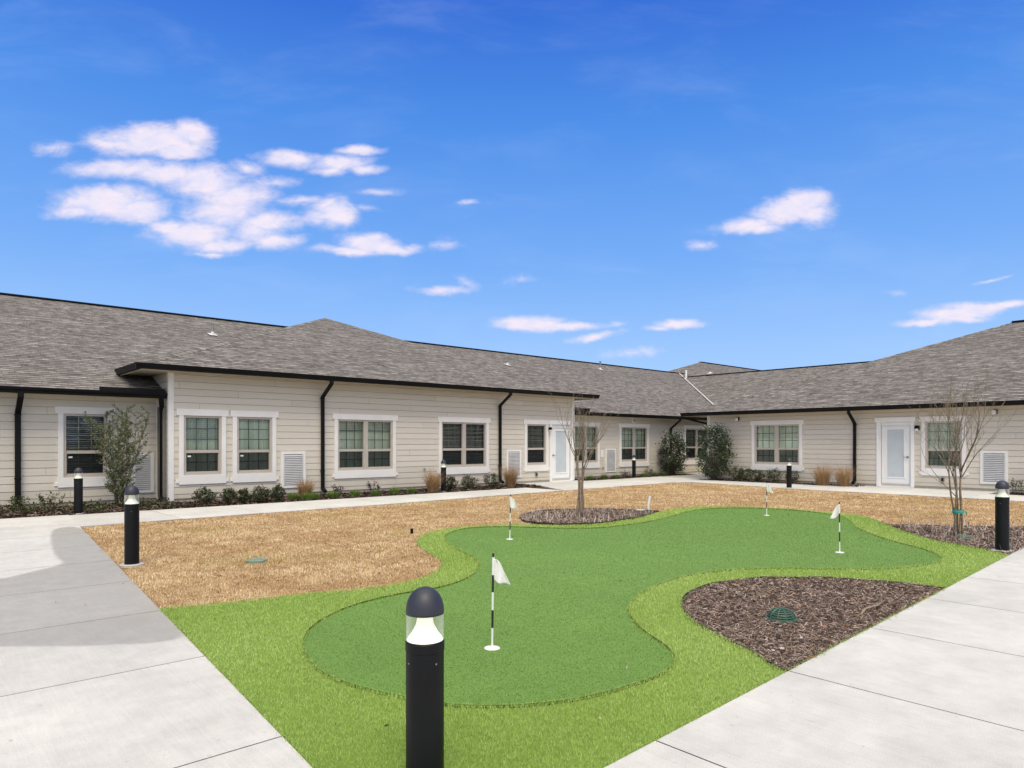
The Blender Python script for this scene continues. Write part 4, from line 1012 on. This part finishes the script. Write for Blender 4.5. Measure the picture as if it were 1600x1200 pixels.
edging('bed_edging', BED3, 0, len(BED3), 'dark edging strip round the right mulch bed with the bare tree', .02)

# ------------------------------------------------------------------ blades, straw and chips
def depth(x, y): return FW.x*x+FW.y*y
def scatter(poly, n_at, holes=(), ymin=2.2, edge=None):
    """random points in a ground polygon; n_at(depth) = points per square metre"""
    poly = np.asarray(poly); x0, y0 = poly.min(0); x1, y1 = poly.max(0); out = []
    cell = .5
    xs = np.arange(x0, x1, cell); ys = np.arange(y0, y1, cell)
    for a in xs:
        for b in ys:
            d = max(ymin, depth(a+.25, b+.25)); n = RNG.poisson(n_at(d)*cell*cell)
            if n and depth(a, b) > 1.0:
                out.append(np.column_stack([a+RNG.random(n)*cell, b+RNG.random(n)*cell]))
    p = np.concatenate(out); k = inside(p[:, 0], p[:, 1], poly)
    for h in holes: k &= ~inside(p[:, 0], p[:, 1], h)
    return p[k]
def blades(name, p, h, w, lean, m, z0, rnd=None, seg=2, hvar=.35):
    """p (N,2); h, w arrays or numbers; curved blades of seg quads + tip"""
    n = len(p); h = h*(1+hvar*(RNG.random(n)*2-1)); w = w*np.ones(n)
    a = RNG.random(n)*2*np.pi; l = lean*RNG.random(n)
    fx, fy = np.cos(a+np.pi/2+RNG.normal(0, .4, n)), np.sin(a+np.pi/2+RNG.normal(0, .4, n))
    bx, by = np.cos(a)*w/2, np.sin(a)*w/2
    V = np.zeros((n, 5, 3)); 
    V[:, 0] = np.column_stack([p[:, 0]-bx, p[:, 1]-by, np.full(n, z0)]); V[:, 1] = np.column_stack([p[:, 0]+bx, p[:, 1]+by, np.full(n, z0)])
    mx, my = p[:, 0]+fx*l*h*.35, p[:, 1]+fy*l*h*.35; mz = z0+h*.6*np.sqrt(np.clip(1-(l*.45)**2, .05, 1))
    V[:, 2] = np.column_stack([mx+bx*.8, my+by*.8, mz]); V[:, 3] = np.column_stack([mx-bx*.8, my-by*.8, mz])
    V[:, 4] = np.column_stack([p[:, 0]+fx*l*h, p[:, 1]+fy*l*h, z0+h*np.sqrt(np.clip(1-(l*.8)**2, .04, 1))])
    base = np.arange(n)*5
    F1 = np.column_stack([base, base+1, base+2]); F2 = np.column_stack([base, base+2, base+3]); F3 = np.column_stack([base+3, base+2, base+4])
    Fc = np.stack([F1, F2, F3], 1).reshape(-1, 3); r = RNG.random(n) if rnd is None else rnd
    return np_mesh(name, V.reshape(-1, 3), Fc, m, rnd=np.repeat(r, 3))
LOD = lambda d0, n0, nmin: (lambda d: max(nmin, n0*(d0/d)**2) if d > d0 else n0)
# bright artificial turf round the green
p = scatter(TURF, LOD(2.6, 56000, 3000), holes=(GREEN, BED1, BED2, BED3))
d = depth(p[:, 0], p[:, 1]); wS = np.clip(d/2.6, 1, 7)
tone_ = np.clip(.56+.08*np.sin(p[:, 0]*1.3+np.sin(p[:, 1]*2.1))*np.sin(p[:, 1]*1.7+.5)+RNG.normal(0, .13, len(p)), 0, .985); tone_[RNG.random(len(p)) < .015] = 1
tag(blades('turf_grass', p, .0135+.010*np.clip((d-3)/8, 0, 1), .0014*wS, 1.0, M['turf'], -.006, rnd=tone_), 'bright green turf grass collar round the putting green', 'turf', kind='stuff')
print('turf', len(p))
def along(poly, n_per_m, jit):
    out = []; poly = list(poly)
    for i in range(len(poly)):
        a = np.array(poly[i]); b = np.array(poly[(i+1) % len(poly)]); L = np.hypot(*(b-a)); dm = max(2.6, depth(*((a+b)/2))); n = RNG.poisson(L*n_per_m*2.6/dm)
        if n: out.append(a+(b-a)*RNG.random((n, 1))+RNG.normal(0, jit, (n, 2)))
    return np.concatenate(out)
p = np.concatenate([along(GREEN, 900, .007), along([q_ for q_ in TURF], 700, .008), along(BED2, 500, .010)])
p = p[(p[:, 1] > 0) & (depth(p[:, 0], p[:, 1]) > 2)]; d = depth(p[:, 0], p[:, 1])
tag(blades('turf_fringe', p, .016, .0016*np.clip(d/2.6, 1, 5), 1.1, M['turf'], -.008, rnd=np.clip(RNG.normal(.5, .2, len(p)), 0, 1)), 'ragged fringe of turf blades along the edges of the green', 'turf', kind='stuff')
# short pile of the putting surface
p = scatter(GREEN, LOD(2.7, 38000, 5200)); d = depth(p[:, 0], p[:, 1])
tn = np.clip(.5+.05*np.sin(p[:, 0]*.9+p[:, 1]*.5)+RNG.normal(0, .12, len(p)), 0, 1)
tag(blades('green_pile', p, .0048, .0020*np.clip(d/2.7, 1, 2.6), 1.1, M['pile'], -.0102, rnd=tn), 'short green pile of the putting surface', 'putting turf', kind='stuff')
print('pile', len(p))
# dormant lawn
p = scatter(LAWN, LOD(4.6, 16000, 1100), holes=(TURF, BED1, BED3), ymin=4)
d = depth(p[:, 0], p[:, 1]); wS = np.clip(d/4.6, 1, 5.5)
clump = np.sin(p[:, 0]*5.1+2*np.sin(p[:, 1]*3.3))*np.sin(p[:, 1]*6.3+1.5*np.sin(p[:, 0]*2.7))
fine_ = np.sin(p[:, 0]*19+3*np.sin(p[:, 1]*11))*np.sin(p[:, 1]*23+2*np.sin(p[:, 0]*9)); tone_ = np.clip(.53+.12*clump+.10*fine_+RNG.normal(0, .19, len(p))-.3*(fine_ < -.82), 0, .97)
gpatch = (np.sin(p[:, 0]*1.1+1)*np.sin(p[:, 1]*1.9+.6*p[:, 0]) > .62) & (RNG.random(len(p)) < .22); tone_[gpatch] = 1.0
ev = RNG.uniform(4.2, 13.0, 5200); e2 = np.column_stack([edgeL(ev)-RNG.exponential(.016, 5200)-.004, ev]); e2 = e2[~((ev < g(252, 950)[1]) | (np.sin(ev*9)+np.sin(ev*23+1) < -.7))]
eu = RNG.uniform(2.6, 19, 5200); e3 = np.column_stack([eu, pv(eu)+RNG.exponential(.02, 5200)]); p = np.concatenate([p, e2, e3]); d = depth(p[:, 0], p[:, 1]); wS = np.clip(d/4.6, 1, 5.5)
clump = np.sin(p[:, 0]*5.1+2*np.sin(p[:, 1]*3.3))*np.sin(p[:, 1]*6.3+1.5*np.sin(p[:, 0]*2.7)); tone_ = np.concatenate([tone_, RNG.random(len(e2))*.6, RNG.random(len(e3))*.7])
tag(blades('dry_grass', p, .021+.007*clump, .0029*wS, 1.22, M['straw'], -.024, rnd=tone_, hvar=.5), 'tan dormant lawn grass in the courtyard', 'grass', kind='stuff')
print('lawn', len(p))
# mulch chips: short flat slivers lying every way
def chips(name, polys, n_at, L, W, m, z0, holes=(), lb='', lift=.02, ymin=3, spill=0):
    P = np.concatenate([scatter(pl, n_at, holes, ymin) for pl in polys]+[q_ for q_ in (along(pl, spill, .022) for pl in polys if spill) if len(q_)]); n = len(P); d = depth(P[:, 0], P[:, 1]); s = np.clip(d/5, .9, 3.0)
    a = RNG.random(n)*2*np.pi; l = L*(.35+RNG.random(n)*1.0)*s**.55; w = W*(.5+RNG.random(n))*s; t = RNG.normal(0, .30, n); roll = RNG.normal(0, .6, n)
    zc = z0+lift*RNG.random(n)**1.5+.008*np.sin(P[:, 0]*7)*np.sin(P[:, 1]*6)
    ax = np.column_stack([np.cos(a)*np.cos(t), np.sin(a)*np.cos(t), np.sin(t)])*l[:, None]/2
    sd_ = np.column_stack([-np.sin(a)*np.cos(roll), np.cos(a)*np.cos(roll), np.sin(roll)])*w[:, None]/2
    c = np.column_stack([P, zc]); V = np.stack([c-ax-sd_*.6, c-ax*.9+sd_, c+ax+sd_*.5, c+ax*.85-sd_], 1)
    b = np.arange(n)*4; Fc = np.column_stack([b, b+1, b+2, b+3]); r = RNG.random(n)
    tag(np_mesh(name, V.reshape(-1, 3), Fc, m, rnd=r), lb, 'mulch', kind='stuff'); print(name, n)
chips('mulch_chips', [BED2], LOD(4, 19000, 5000), .042, .0036, M['chips'], -.012, lb='shredded brown bark mulch in the bed by the right walk', spill=110)
chips('mulch_chips', [BED1, BED3], LOD(9, 5000, 1500), .055, .0035, M['chips'], -.012, lb='shredded bark mulch under the two bare trees')
WB = [(edgeL(15.4)-4.5, 15.9), (edgeL(15.4), 15.35), (2.6, 15.3), (14.5, 15.36), (15.3, 15.6), (15.55, 16.55), (15.58, 17.05), (4.72, 17.05), (4.6, 17.7), (-3, 17.7), (-3, 15.9)]
chips('mulch_chips', [WB, [(18.5, 16.68), (25.7, 16.8), (25.7, 17.7), (18.5, 17.7)], [(22.27, 8.7), (23.1, 8.7), (23.1, 14.3), (22.27, 14.3)], [(21.95, 2.7), (23.1, 2.7), (23.1, 4.9), (21.95, 4.9)]], lambda d: 520, .08, .010, M['bed_chips'], -.026, lb='dark mulch in the planting beds along the walls', lift=.03)

# ------------------------------------------------------------------ plants
def leaves(name, C, L, Wd, m, parent, up=.2, rnd=None, world=False, nrm=None):
    """C (N,3) leaf positions; folded diamond leaves"""
    n = len(C); a = RNG.random(n)*2*np.pi; el = RNG.normal(up, .55, n); l = L*(.6+.8*RNG.random(n)); w = Wd*(.6+.8*RNG.random(n))
    ax = np.column_stack([np.cos(a)*np.cos(el), np.sin(a)*np.cos(el), np.sin(el)])
    rv = RNG.normal(0, 1, (n, 3)); sd_ = np.cross(ax, rv); sd_ /= np.linalg.norm(sd_, axis=1)[:, None]
    nn = np.cross(ax, sd_)
    A = C; T = C+ax*l[:, None]; mid = C+ax*(l*.45)[:, None]
    V = np.stack([A, mid+sd_*(w/2)[:, None]+nn*(w*.18)[:, None], T, mid-sd_*(w/2)[:, None]+nn*(w*.18)[:, None]], 1)
    b = np.arange(n)*4; Fc = np.concatenate([np.column_stack([b, b+1, b+2]), np.column_stack([b, b+2, b+3])])
    r = RNG.random(n) if rnd is None else rnd
    return np_mesh(name, V.reshape(-1, 3), Fc, m, parent, rnd=np.concatenate([r, r]), world=world)
def limb(pts, n): # smooth polyline
    return pts
def grow(rg, start, d, L, r, n=6, wob=.12, up=.15):
    pts = [Vector(start)]; d = Vector(d).normalized(); rad = [r]
    for i in range(n):
        d = (d+Vector((rg.gauss(0, wob), rg.gauss(0, wob), rg.gauss(0, wob*.5)+up*.3))).normalized()
        pts.append(pts[-1]+d*(L/n)); rad.append(max(.0012, r*(1-.75*(i+1)/n)))
    return pts, rad, d
# multi stem leafy shrub near the left wall
def leafy_shrub(loc, h, w, m, lb, name='shrub', cat='shrub', nst=9, leafL=.05, leafW=.022, per=34, seed=1, spread=.5, sub=7, bare=.18, group=None, twig=.010, sx=1.0, skew=0.0, top_m=None):
    r = empty(name, loc, lb, cat, group); rg = random.Random(seed); tb = MB(); C = []; 
    for i in range(nst):
        a = 2*math.pi*i/nst+rg.uniform(-.4, .4); s = spread*rg.uniform(.3, 1.0)
        out = Vector((math.cos(a)*s, math.sin(a)*s, 1))
        Ls = h*rg.uniform(.72, 1.0); pts, rad, d = grow(rg, (math.cos(a)*.04, math.sin(a)*.04, -.03), out, Ls, twig*rg.uniform(.8, 1.3), 8, .09, .10)
        tb.tube(pts, rad, 6)
        for j in range(sub):
            t = bare+(1-bare)*(j+rg.random())/sub; k = min(7, int(t*8)); P = pts[k].lerp(pts[k+1], t*8-k)
            b = rg.uniform(0, 6.28); bl = w*.5*rg.uniform(.4, .9)*(1.08-.55*abs(t-.45)*1.5)
            q_, rd, _ = grow(rg, P, (math.cos(b), math.sin(b), rg.uniform(.35, 1.1)), bl, twig*.35, 5, .14, .1)
            tb.tube(q_, rd, 4)
            for e in range(per):
                s_ = rg.random()**.8*4.99; e0 = int(s_); pp = q_[e0].lerp(q_[e0+1], s_-e0); C.append((pp.x+rg.gauss(0, .012), pp.y+rg.gauss(0, .012), pp.z+rg.gauss(0, .012)))
        for e in range(per):
            s_ = (.35+.65*rg.random())*7.99; e0 = int(s_); pp = pts[e0].lerp(pts[e0+1], s_-e0); C.append((pp.x+rg.gauss(0, .015), pp.y+rg.gauss(0, .015), pp.z))
    C = np.array(C); C[:, 2] = np.maximum(C[:, 2], .03)
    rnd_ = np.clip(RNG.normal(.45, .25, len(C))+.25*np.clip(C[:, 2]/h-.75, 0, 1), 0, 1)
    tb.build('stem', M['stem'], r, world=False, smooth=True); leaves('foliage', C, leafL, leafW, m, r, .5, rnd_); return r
def wall_pt(px, v=None, u=None): return (u_at(px, v), v) if v is not None else (u, v_at(px, u))
p = wall_pt(186, v=16.9)
sh = leafy_shrub((p[0], p[1], -.02), 2.25, 1.05, M['olive'], 'tall airy olive green leafy shrub before the blinds window and vent grille at left', 'tall_shrub', 'shrub', 12, .040, .019, 50, 14, .24, 18, .10)
# two dark hollies near the inner corner
def dense_shrub(loc, h, w, m, lb, name, seed, nclump=60, per=42, leafL=.055, leafW=.034, group=None, cat='shrub', base=.05, shape='egg', stem=.014):
    r = empty(name, loc, lb, cat, group); rg = random.Random(seed); tb = MB(); C = []
    for i in range(nclump):
        t = rg.random(); z = base*h+t*(1-base)*h*.95
        prof = {'egg': math.sin(min(1, (t*.86+.14))*math.pi*.92)**.6, 'ball': math.sqrt(max(.05, 1-(2*t-1)**2)), 'cone': (1-t)**.55+.08}[shape]
        a = rg.uniform(0, 6.28); rr_ = w/2*prof*math.sqrt(rg.uniform(.15, 1))*rg.uniform(.75, 1.05)
        c = Vector((math.cos(a)*rr_, math.sin(a)*rr_, z)); s = w*.075*rg.uniform(.7, 1.5)
        q_ = [Vector((rg.gauss(0, .02), rg.gauss(0, .02), -.02)), Vector((c.x*.35, c.y*.35, z*.5)), c]; tb.tube(q_, [stem, stem*.5, .002], 4)
        top = c+Vector((c.x*.25, c.y*.25, s*2.0)); tb.tube([c, top], [.003, .0012], 3)
        for e in range(per):
            k = rg.random(); cc = c.lerp(top, k); C.append((cc.x+rg.gauss(0, s*.75), cc.y+rg.gauss(0, s*.75), cc.z+rg.gauss(0, s*.7)))
    C = np.array(C); C[:, 2] = np.maximum(C[:, 2], .015); tb.build('stem', M['stem'], r, world=False)
    leaves('foliage', C, leafL, leafW, m, r, .35); return r
p = wall_pt(1051, v=17.1); dense_shrub((p[0], p[1], -.02), 1.68, 1.25, M['holly'], 'dark holly shrub against the recessed wall, left of the path corner', 'holly_shrub', 21, 95, 42, .07, .045, 'dark holly shrubs at the inner corner', shape='egg')
p = (22.45, v_at(1115, 22.45)); dense_shrub((p[0], p[1], -.02), 1.86, 1.25, M['holly'], 'dark holly shrub at the corner of the right wing, larger of the two', 'holly_shrub', 33, 120, 42, .07, .045, 'dark holly shrubs at the inner corner', shape='egg')
# rounded low shrubs along the wall
LOW = [(320, 15.85, 'v', .28, .44, 'low round shrub under the leftmost curtained window of the tall block'), (357, 15.8, 'v', .26, .36, 'low round shrub below the second curtained window, left of its close neighbour'),
       (380, 15.8, 'v', .24, .34, 'low round shrub below the second curtained window, right of its close neighbour'), (408, 15.75, 'v', .26, .42, 'low shrub left of the pair nearest the white vent grille'), (432, 15.8, 'v', .28, .32, 'low shrub just left of the white vent grille and dry grass'),
       (705, 15.95, 'v', .30, .34, 'dark low shrub touching the bollard under the blinds window'), (734, 15.95, 'v', .31, .50, 'dark low shrub midway under the blinds window'), (768, 15.95, 'v', .33, .52, 'dark low shrub at the foot of the downpipe left of a dry grass clump'),
       (1150, 22.75, 'u', .36, .62, 'low dark shrub beside the big holly, leftmost of the low row on the right wing'), (1164, 22.75, 'u', .33, .6, 'low dark shrub second in the row right of the big holly'), (1181, 22.75, 'u', .31, .6, 'low dark shrub third in the row right of the big holly'),
       (1210, 22.75, 'u', .34, .65, 'low dark shrub left of the bollard under the right wing double window'), (1236, 22.75, 'u', .30, .5, 'low dark shrub behind the bollard under the right wing double window')]
for i, (x, c, k, h, w, lb) in enumerate(LOW):
    p = wall_pt(x, v=c) if k == 'v' else wall_pt(x, u=c)
    dense_shrub((p[0], p[1], -.02), h*1.2, w, M['boxwood'], lb, 'low_shrub', 50+i, 40, 34, .034, .022, 'low evergreen shrubs along the walls', shape='ball', stem=.005, base=.12)
DARK = [(527, 16.3, .34, .30, 'small plum leaved shrub right of the second downpipe'), (583, 16.3, .38, .32, 'small plum leaved shrub under the right half of the wide curtained window'), (30, 17.2, .34, .42, 'small open shrub by the far left downpipe'), (78, 17.1, .42, .5, 'small open shrub below the left edge of the blinds window'),
        (1013, 17.3, .40, .42, 'small plum leaved shrub right of the far bollard'), (977, 17.3, .30, .36, 'small plum leaved shrub left of the far bollard'), (1588, 3.6, .40, .6, 'low bushy shrub at the right edge of the picture by the wall')]
for i, (x, c, h, w, lb) in enumerate(DARK):
    p = wall_pt(x, v=c) if x < 1500 else wall_pt(x, u=22.6)
    leafy_shrub((p[0], p[1], -.02), h, w, M['plum'] if x not in (30, 78, 1588) else M['creeper'], lb, 'small_shrub', 'shrub', 6, .045, .02, 9, 80+i, .7, 4, .25, 'small open shrubs in the wall beds', .005)
# grassy tufts and dry ornamental grasses
def grass_clump(loc, h, w, m, lb, name, cat, group, n, seed, bw=.007, fan=.55, plume=0):
    r = empty(name, loc, lb, cat, group); rg = np.random.default_rng(seed); a = rg.random(n)*2*np.pi; rr_ = np.sqrt(rg.random(n))*w*.40
    base = np.column_stack([np.cos(a)*rr_, np.sin(a)*rr_, np.full(n, -.02)]); l = h*(.40+.62*rg.random(n)**.7)*(1.05-.3*rr_/(w*.4)); ln = fan*rg.random(n)**.7; b = a+rg.normal(0, .7, n)
    K = 4; V = np.zeros((n, 2*K+1, 3)); sa = b+np.pi/2; sx, sy = np.cos(sa), np.sin(sa)
    for k in range(K+1):
        t = k/K; out = ln*l*t**1.8; z = l*(t-ln*.35*t**3); c = base+np.column_stack([np.cos(b)*out, np.sin(b)*out, z]); ww = bw*(1-t*.85)/2
        if k < K: V[:, 2*k] = c-np.column_stack([sx, sy, 0*sx])*ww; V[:, 2*k+1] = c+np.column_stack([sx, sy, 0*sx])*ww
        else: V[:, 2*K] = c
    o0 = np.arange(n)*(2*K+1); Fc = []
    for k in range(K-1): Fc += [np.column_stack([o0+2*k, o0+2*k+1, o0+2*k+3]), np.column_stack([o0+2*k, o0+2*k+3, o0+2*k+2])]
    Fc.append(np.column_stack([o0+2*K-2, o0+2*K-1, o0+2*K])); r0 = rg.random(n)
    np_mesh('blades', V.reshape(-1, 3), np.concatenate(Fc), m, r, rnd=np.tile(r0, len(Fc)), world=False); return r
TUFTS = [(458, 16.0, 'green grass tuft left of the dry clump below the vent grille'), (480, 15.6, 'green grass tuft in front of the dry clump below the vent grille'), (492, 15.9, 'green grass tuft at the foot of the second downpipe'), (520, 15.75, 'green grass tuft right of the second downpipe'),
         (555, 15.8, 'green grass tuft under the middle of the wide curtained window'), (587, 15.8, 'green grass tuft before the plum shrub under the wide curtained window'), (616, 15.8, 'green grass tuft under the right edge of the wide curtained window'), (643, 15.9, 'green grass tuft left of the tall dry clump and bollard'),
         (922, 17.15, 'green grass tuft in the recessed bed behind the bare tree'), (944, 17.15, 'green grass tuft in front of the recessed vent grille'), (962, 17.15, 'green grass tuft left of the far bollard'), (1007, 17.1, 'green grass tuft right of the far bollard'), (1023, 17.1, 'green grass tuft second right of the far bollard'), (1038, 17.1, 'green grass tuft third right of the far bollard, by the holly')]
for i, (x, v, lb) in enumerate(TUFTS):
    p = wall_pt(x, v=v); grass_clump((p[0], p[1], -.01), .27+.04*math.sin(i*2.3), .30, M['tuft'], lb, 'grass_tuft', 'grass tuft', 'green grass tufts in the wall beds', 420, 300+i, .008, .62)
DRY = [(477, 16.1, 'v', .52, .36, 'brown dry ornamental grass clump before the first vent grille of the tall block'), (677, 15.75, 'v', .64, .42, 'brown dry ornamental grass clump left of the bollard and blinds window'), (798, 16.0, 'v', .72, .38, 'tan dry ornamental grass clump before the vent grille by the door'),
       (1285, 22.3, 'u', .72, .50, 'tan dry ornamental grass clump, left one of the pair on the right wing'), (1318, 22.3, 'u', .68, .42, 'brown dry ornamental grass clump, right one of the pair on the right wing')]
for i, (x, c, k, h, w, lb) in enumerate(DRY):
    p = wall_pt(x, v=c) if k == 'v' else wall_pt(x, u=c)
    grass_clump((p[0], p[1], -.01), h*1.45, w*.9, M['dry'], lb, 'ornamental_grass', 'ornamental grass', 'dry ornamental grasses along the walls', 900, 400+i, .006, .72)
# creeping ground cover at the far left
P = scatter([(-2, 16.4), (2.2, 15.95), (2.75, 15.4), (4.5, 15.45), (4.7, 16.3), (4.5, 17.5), (-2, 17.5)], lambda d: 190, ymin=3)
k = (np.sin(P[:, 0]*3.1)*np.sin(P[:, 1]*4.3+P[:, 0]) > -.35); P = P[k]
C = np.column_stack([P, .0+.10*RNG.random(len(P))]); o = leaves('ground_cover', C, .06, .03, M['creeper'], None, .5); tag(o, 'low creeping ground cover along the left wall bed', 'ground cover', kind='stuff')
# dead perennial stems in the two tree beds
def dead_stems(name, poly, n_at, hh, lb, far=1.0):
    P = scatter(poly, n_at, ymin=3); n = len(P); V = []; Fc = []; R0 = []
    for i in range(n):
        x, y = P[i]; h = hh*random.uniform(.35, 1.1); a = random.uniform(0, 6.28); l = random.uniform(.1, .9); w = .0035*far; b = random.uniform(0, 3.14); bx, by = math.cos(b)*w, math.sin(b)*w
        o0 = len(V); kx, ky = math.cos(a)*l*h, math.sin(a)*l*h
        V += [(x-bx, y-by, -.015), (x+bx, y+by, -.015), (x+kx*.5+bx, y+ky*.5+by, h*.55), (x+kx*.5-bx, y+ky*.5-by, h*.55), (x+kx, y+ky, h*.9), (x+kx+.001, y+ky, h*.9)]
        Fc += [(o0, o0+1, o0+2, o0+3), (o0+3, o0+2, o0+5, o0+4)]; rv = random.random()*.4+.55; R0 += [rv, rv]
    tag(np_mesh(name, np.array(V), np.array(Fc), M['deadmat'], rnd=np.array(R0)), lb, 'dead stems', kind='stuff')
M['deadmat'] = byrnd('deadmat', [(0, (.10, .07, .05)), (.6, (.30, .235, .185)), (.85, (.50, .42, .35)), (1, (.62, .55, .48))], .85, 0, None, .2)
clip1 = [q_ for q_ in BED1]
dead_stems('dead_stems', clip1, lambda d: 110, .15, 'pale dead perennial stems standing in the far mulch bed', 1.5)
dead_stems('dead_stems', [(a, b) for a, b in BED3], lambda d: 80, .17, 'pale dead perennial stems standing in the right mulch bed', 1.2)

# ------------------------------------------------------------------ bare multi stem trees
def bare_tree(loc, h, w, seed, lb, nst, stems_h=.5, tilt=(0, 0), m='bark', low=()):
    r = empty('bare_tree', loc, lb, 'tree', 'bare multi stem trees in the mulch beds'); rg = random.Random(seed); tr = MB(); br = MB()
    def twig(P, d, L, rad, lvl):
        pts, rd, dd = grow(rg, P, d, L, rad, 7, .12, .34); br.tube(pts, rd, 5 if lvl < 2 else 3)
        if lvl >= 3: return
        for j in range([4, 3, 2][lvl]):
            t = .22+.75*(j+rg.random()*.8)/[4, 3, 2][lvl]; t = min(t, .97); k = min(6, int(t*7)); Q = pts[k].lerp(pts[k+1], t*7-k); ax = (pts[k+1]-pts[k]).normalized()
            sd_ = Vector((rg.gauss(0, 1), rg.gauss(0, 1), rg.gauss(0, .3))).normalized(); nd = (ax*.75+sd_*.65+Vector((0, 0, .2))).normalized()
            twig(Q, nd, L*rg.uniform(.30, .50), max(.0020, rd[k]*.62), lvl+1)
    for i in range(nst):
        a = 2*math.pi*i/nst+rg.uniform(-.5, .5); x, y = math.cos(a)*.055, math.sin(a)*.055; hs = h*stems_h*rg.uniform(.85, 1.1)
        r0 = rg.uniform(.012, .018); pts = [Vector((x, y, -.05))]; rad = [r0*1.25]; n = 9; ph = rg.uniform(0, 6)
        for k in range(1, n+1):
            t = k/n; rr_ = .055-.02*math.sin(t*math.pi)+.03*t
            pts.append(Vector((math.cos(a+.5*t)*rr_+.014*math.sin(ph+t*8)+tilt[0]*t, math.sin(a+.5*t)*rr_+.014*math.cos(ph+t*7)+tilt[1]*t, hs*t))); rad.append(r0*(1.1-.32*t))
        tr.tube(pts, rad, 8); top = pts[-1]
        for q_ in range(3):
            b = a+rg.uniform(-1.0, 1.0) if q_ else a; s = w*.62/(h*(1-stems_h))*rg.uniform(.5, 1.2)
            twig(top-Vector((0, 0, rg.uniform(0, .15)*(q_ > 0))), (math.cos(b)*s, math.sin(b)*s, 1), h*(1-stems_h)*rg.uniform(.75, 1.05), r0*.62, 0)
    for (z, a, L) in low: twig(Vector((0, 0, z)), (math.cos(a), math.sin(a), .9), L, .007, 1)
    tr.build('trunk', M[m], r, world=False, smooth=True); br.build('branches', M[m], r, world=False, smooth=True); return r
p = g(907, 806); bare_tree((p[0], p[1], 0), 2.12, 1.0, 3, 'bare pale stemmed tree in the far mulch bed, in front of the door and corner', 5, .50, (.0, .0), 'bark_pale')
p = g(1497, 838); t2 = bare_tree((p[0], p[1], 0), 2.2, 1.15, 9, 'bare brown multi stem tree in the right mulch bed near the bollard', 5, .46, (-.03, .03), 'bark', low=((.55, math.atan2(-RT.y, -RT.x), .95),))
tp = MB(); tp.lathe([(.075, .34), (.078, .36), (.075, .385)], 14, (0, 0, 0), close=False); tp.tube([(.07, -.03, .37), (.11, -.07, .36), (.12, -.08, .31)], .008, 5); tp.build('tie_tape', M['tape'], t2, world=False)
# pale limestone bits and dark clods
rk = random.Random(8)
for (x, y, s, lb) in ((1222, 1016, .022, 'pale stone at the near end of the bare mulch bed'), (1208, 1019, .016, 'smaller pale stone left of another at the near end of the bare mulch bed'), (1252, 999, .020, 'pale flat stone in the bare mulch bed below the drain grate')):
    me = bpy.data.meshes.new('stone'); bm = bmesh.new(); bmesh.ops.create_icosphere(bm, subdivisions=2, radius=s*.75)
    for v in bm.verts: v.co *= rk.uniform(.8, 1.15); v.co.z *= .5
    bm.to_mesh(me); bm.free(); o = link_obj('stone', me, M['cement']); p = g(x, y); o.location = (p[0], p[1], .012); tag(o, lb, 'stone', 'pale stones in the mulch')

# small fallen leaves and bits on turf, green, lawn and concrete
P = np.concatenate([scatter(TURF, lambda d: 1.4 if d < 7 else .8), scatter([(2.4, -1.5), (19, -1.5), (19, 2.0), (2.4, 1.8)], lambda d: .35), scatter([(-3, 2), (1.2, 2), (2.2, 13), (-3, 13)], lambda d: .35)])
n = len(P); z = np.where(inside(P[:, 0], P[:, 1], GREEN), -.006, np.where(inside(P[:, 0], P[:, 1], TURF), .006, .004))
o = leaves('fallen_leaves', np.column_stack([P, z]), .028, .013, M['litter'], None, 0.0); tag(o, 'small brown fallen leaves scattered on turf and walks', 'leaf litter', kind='stuff')
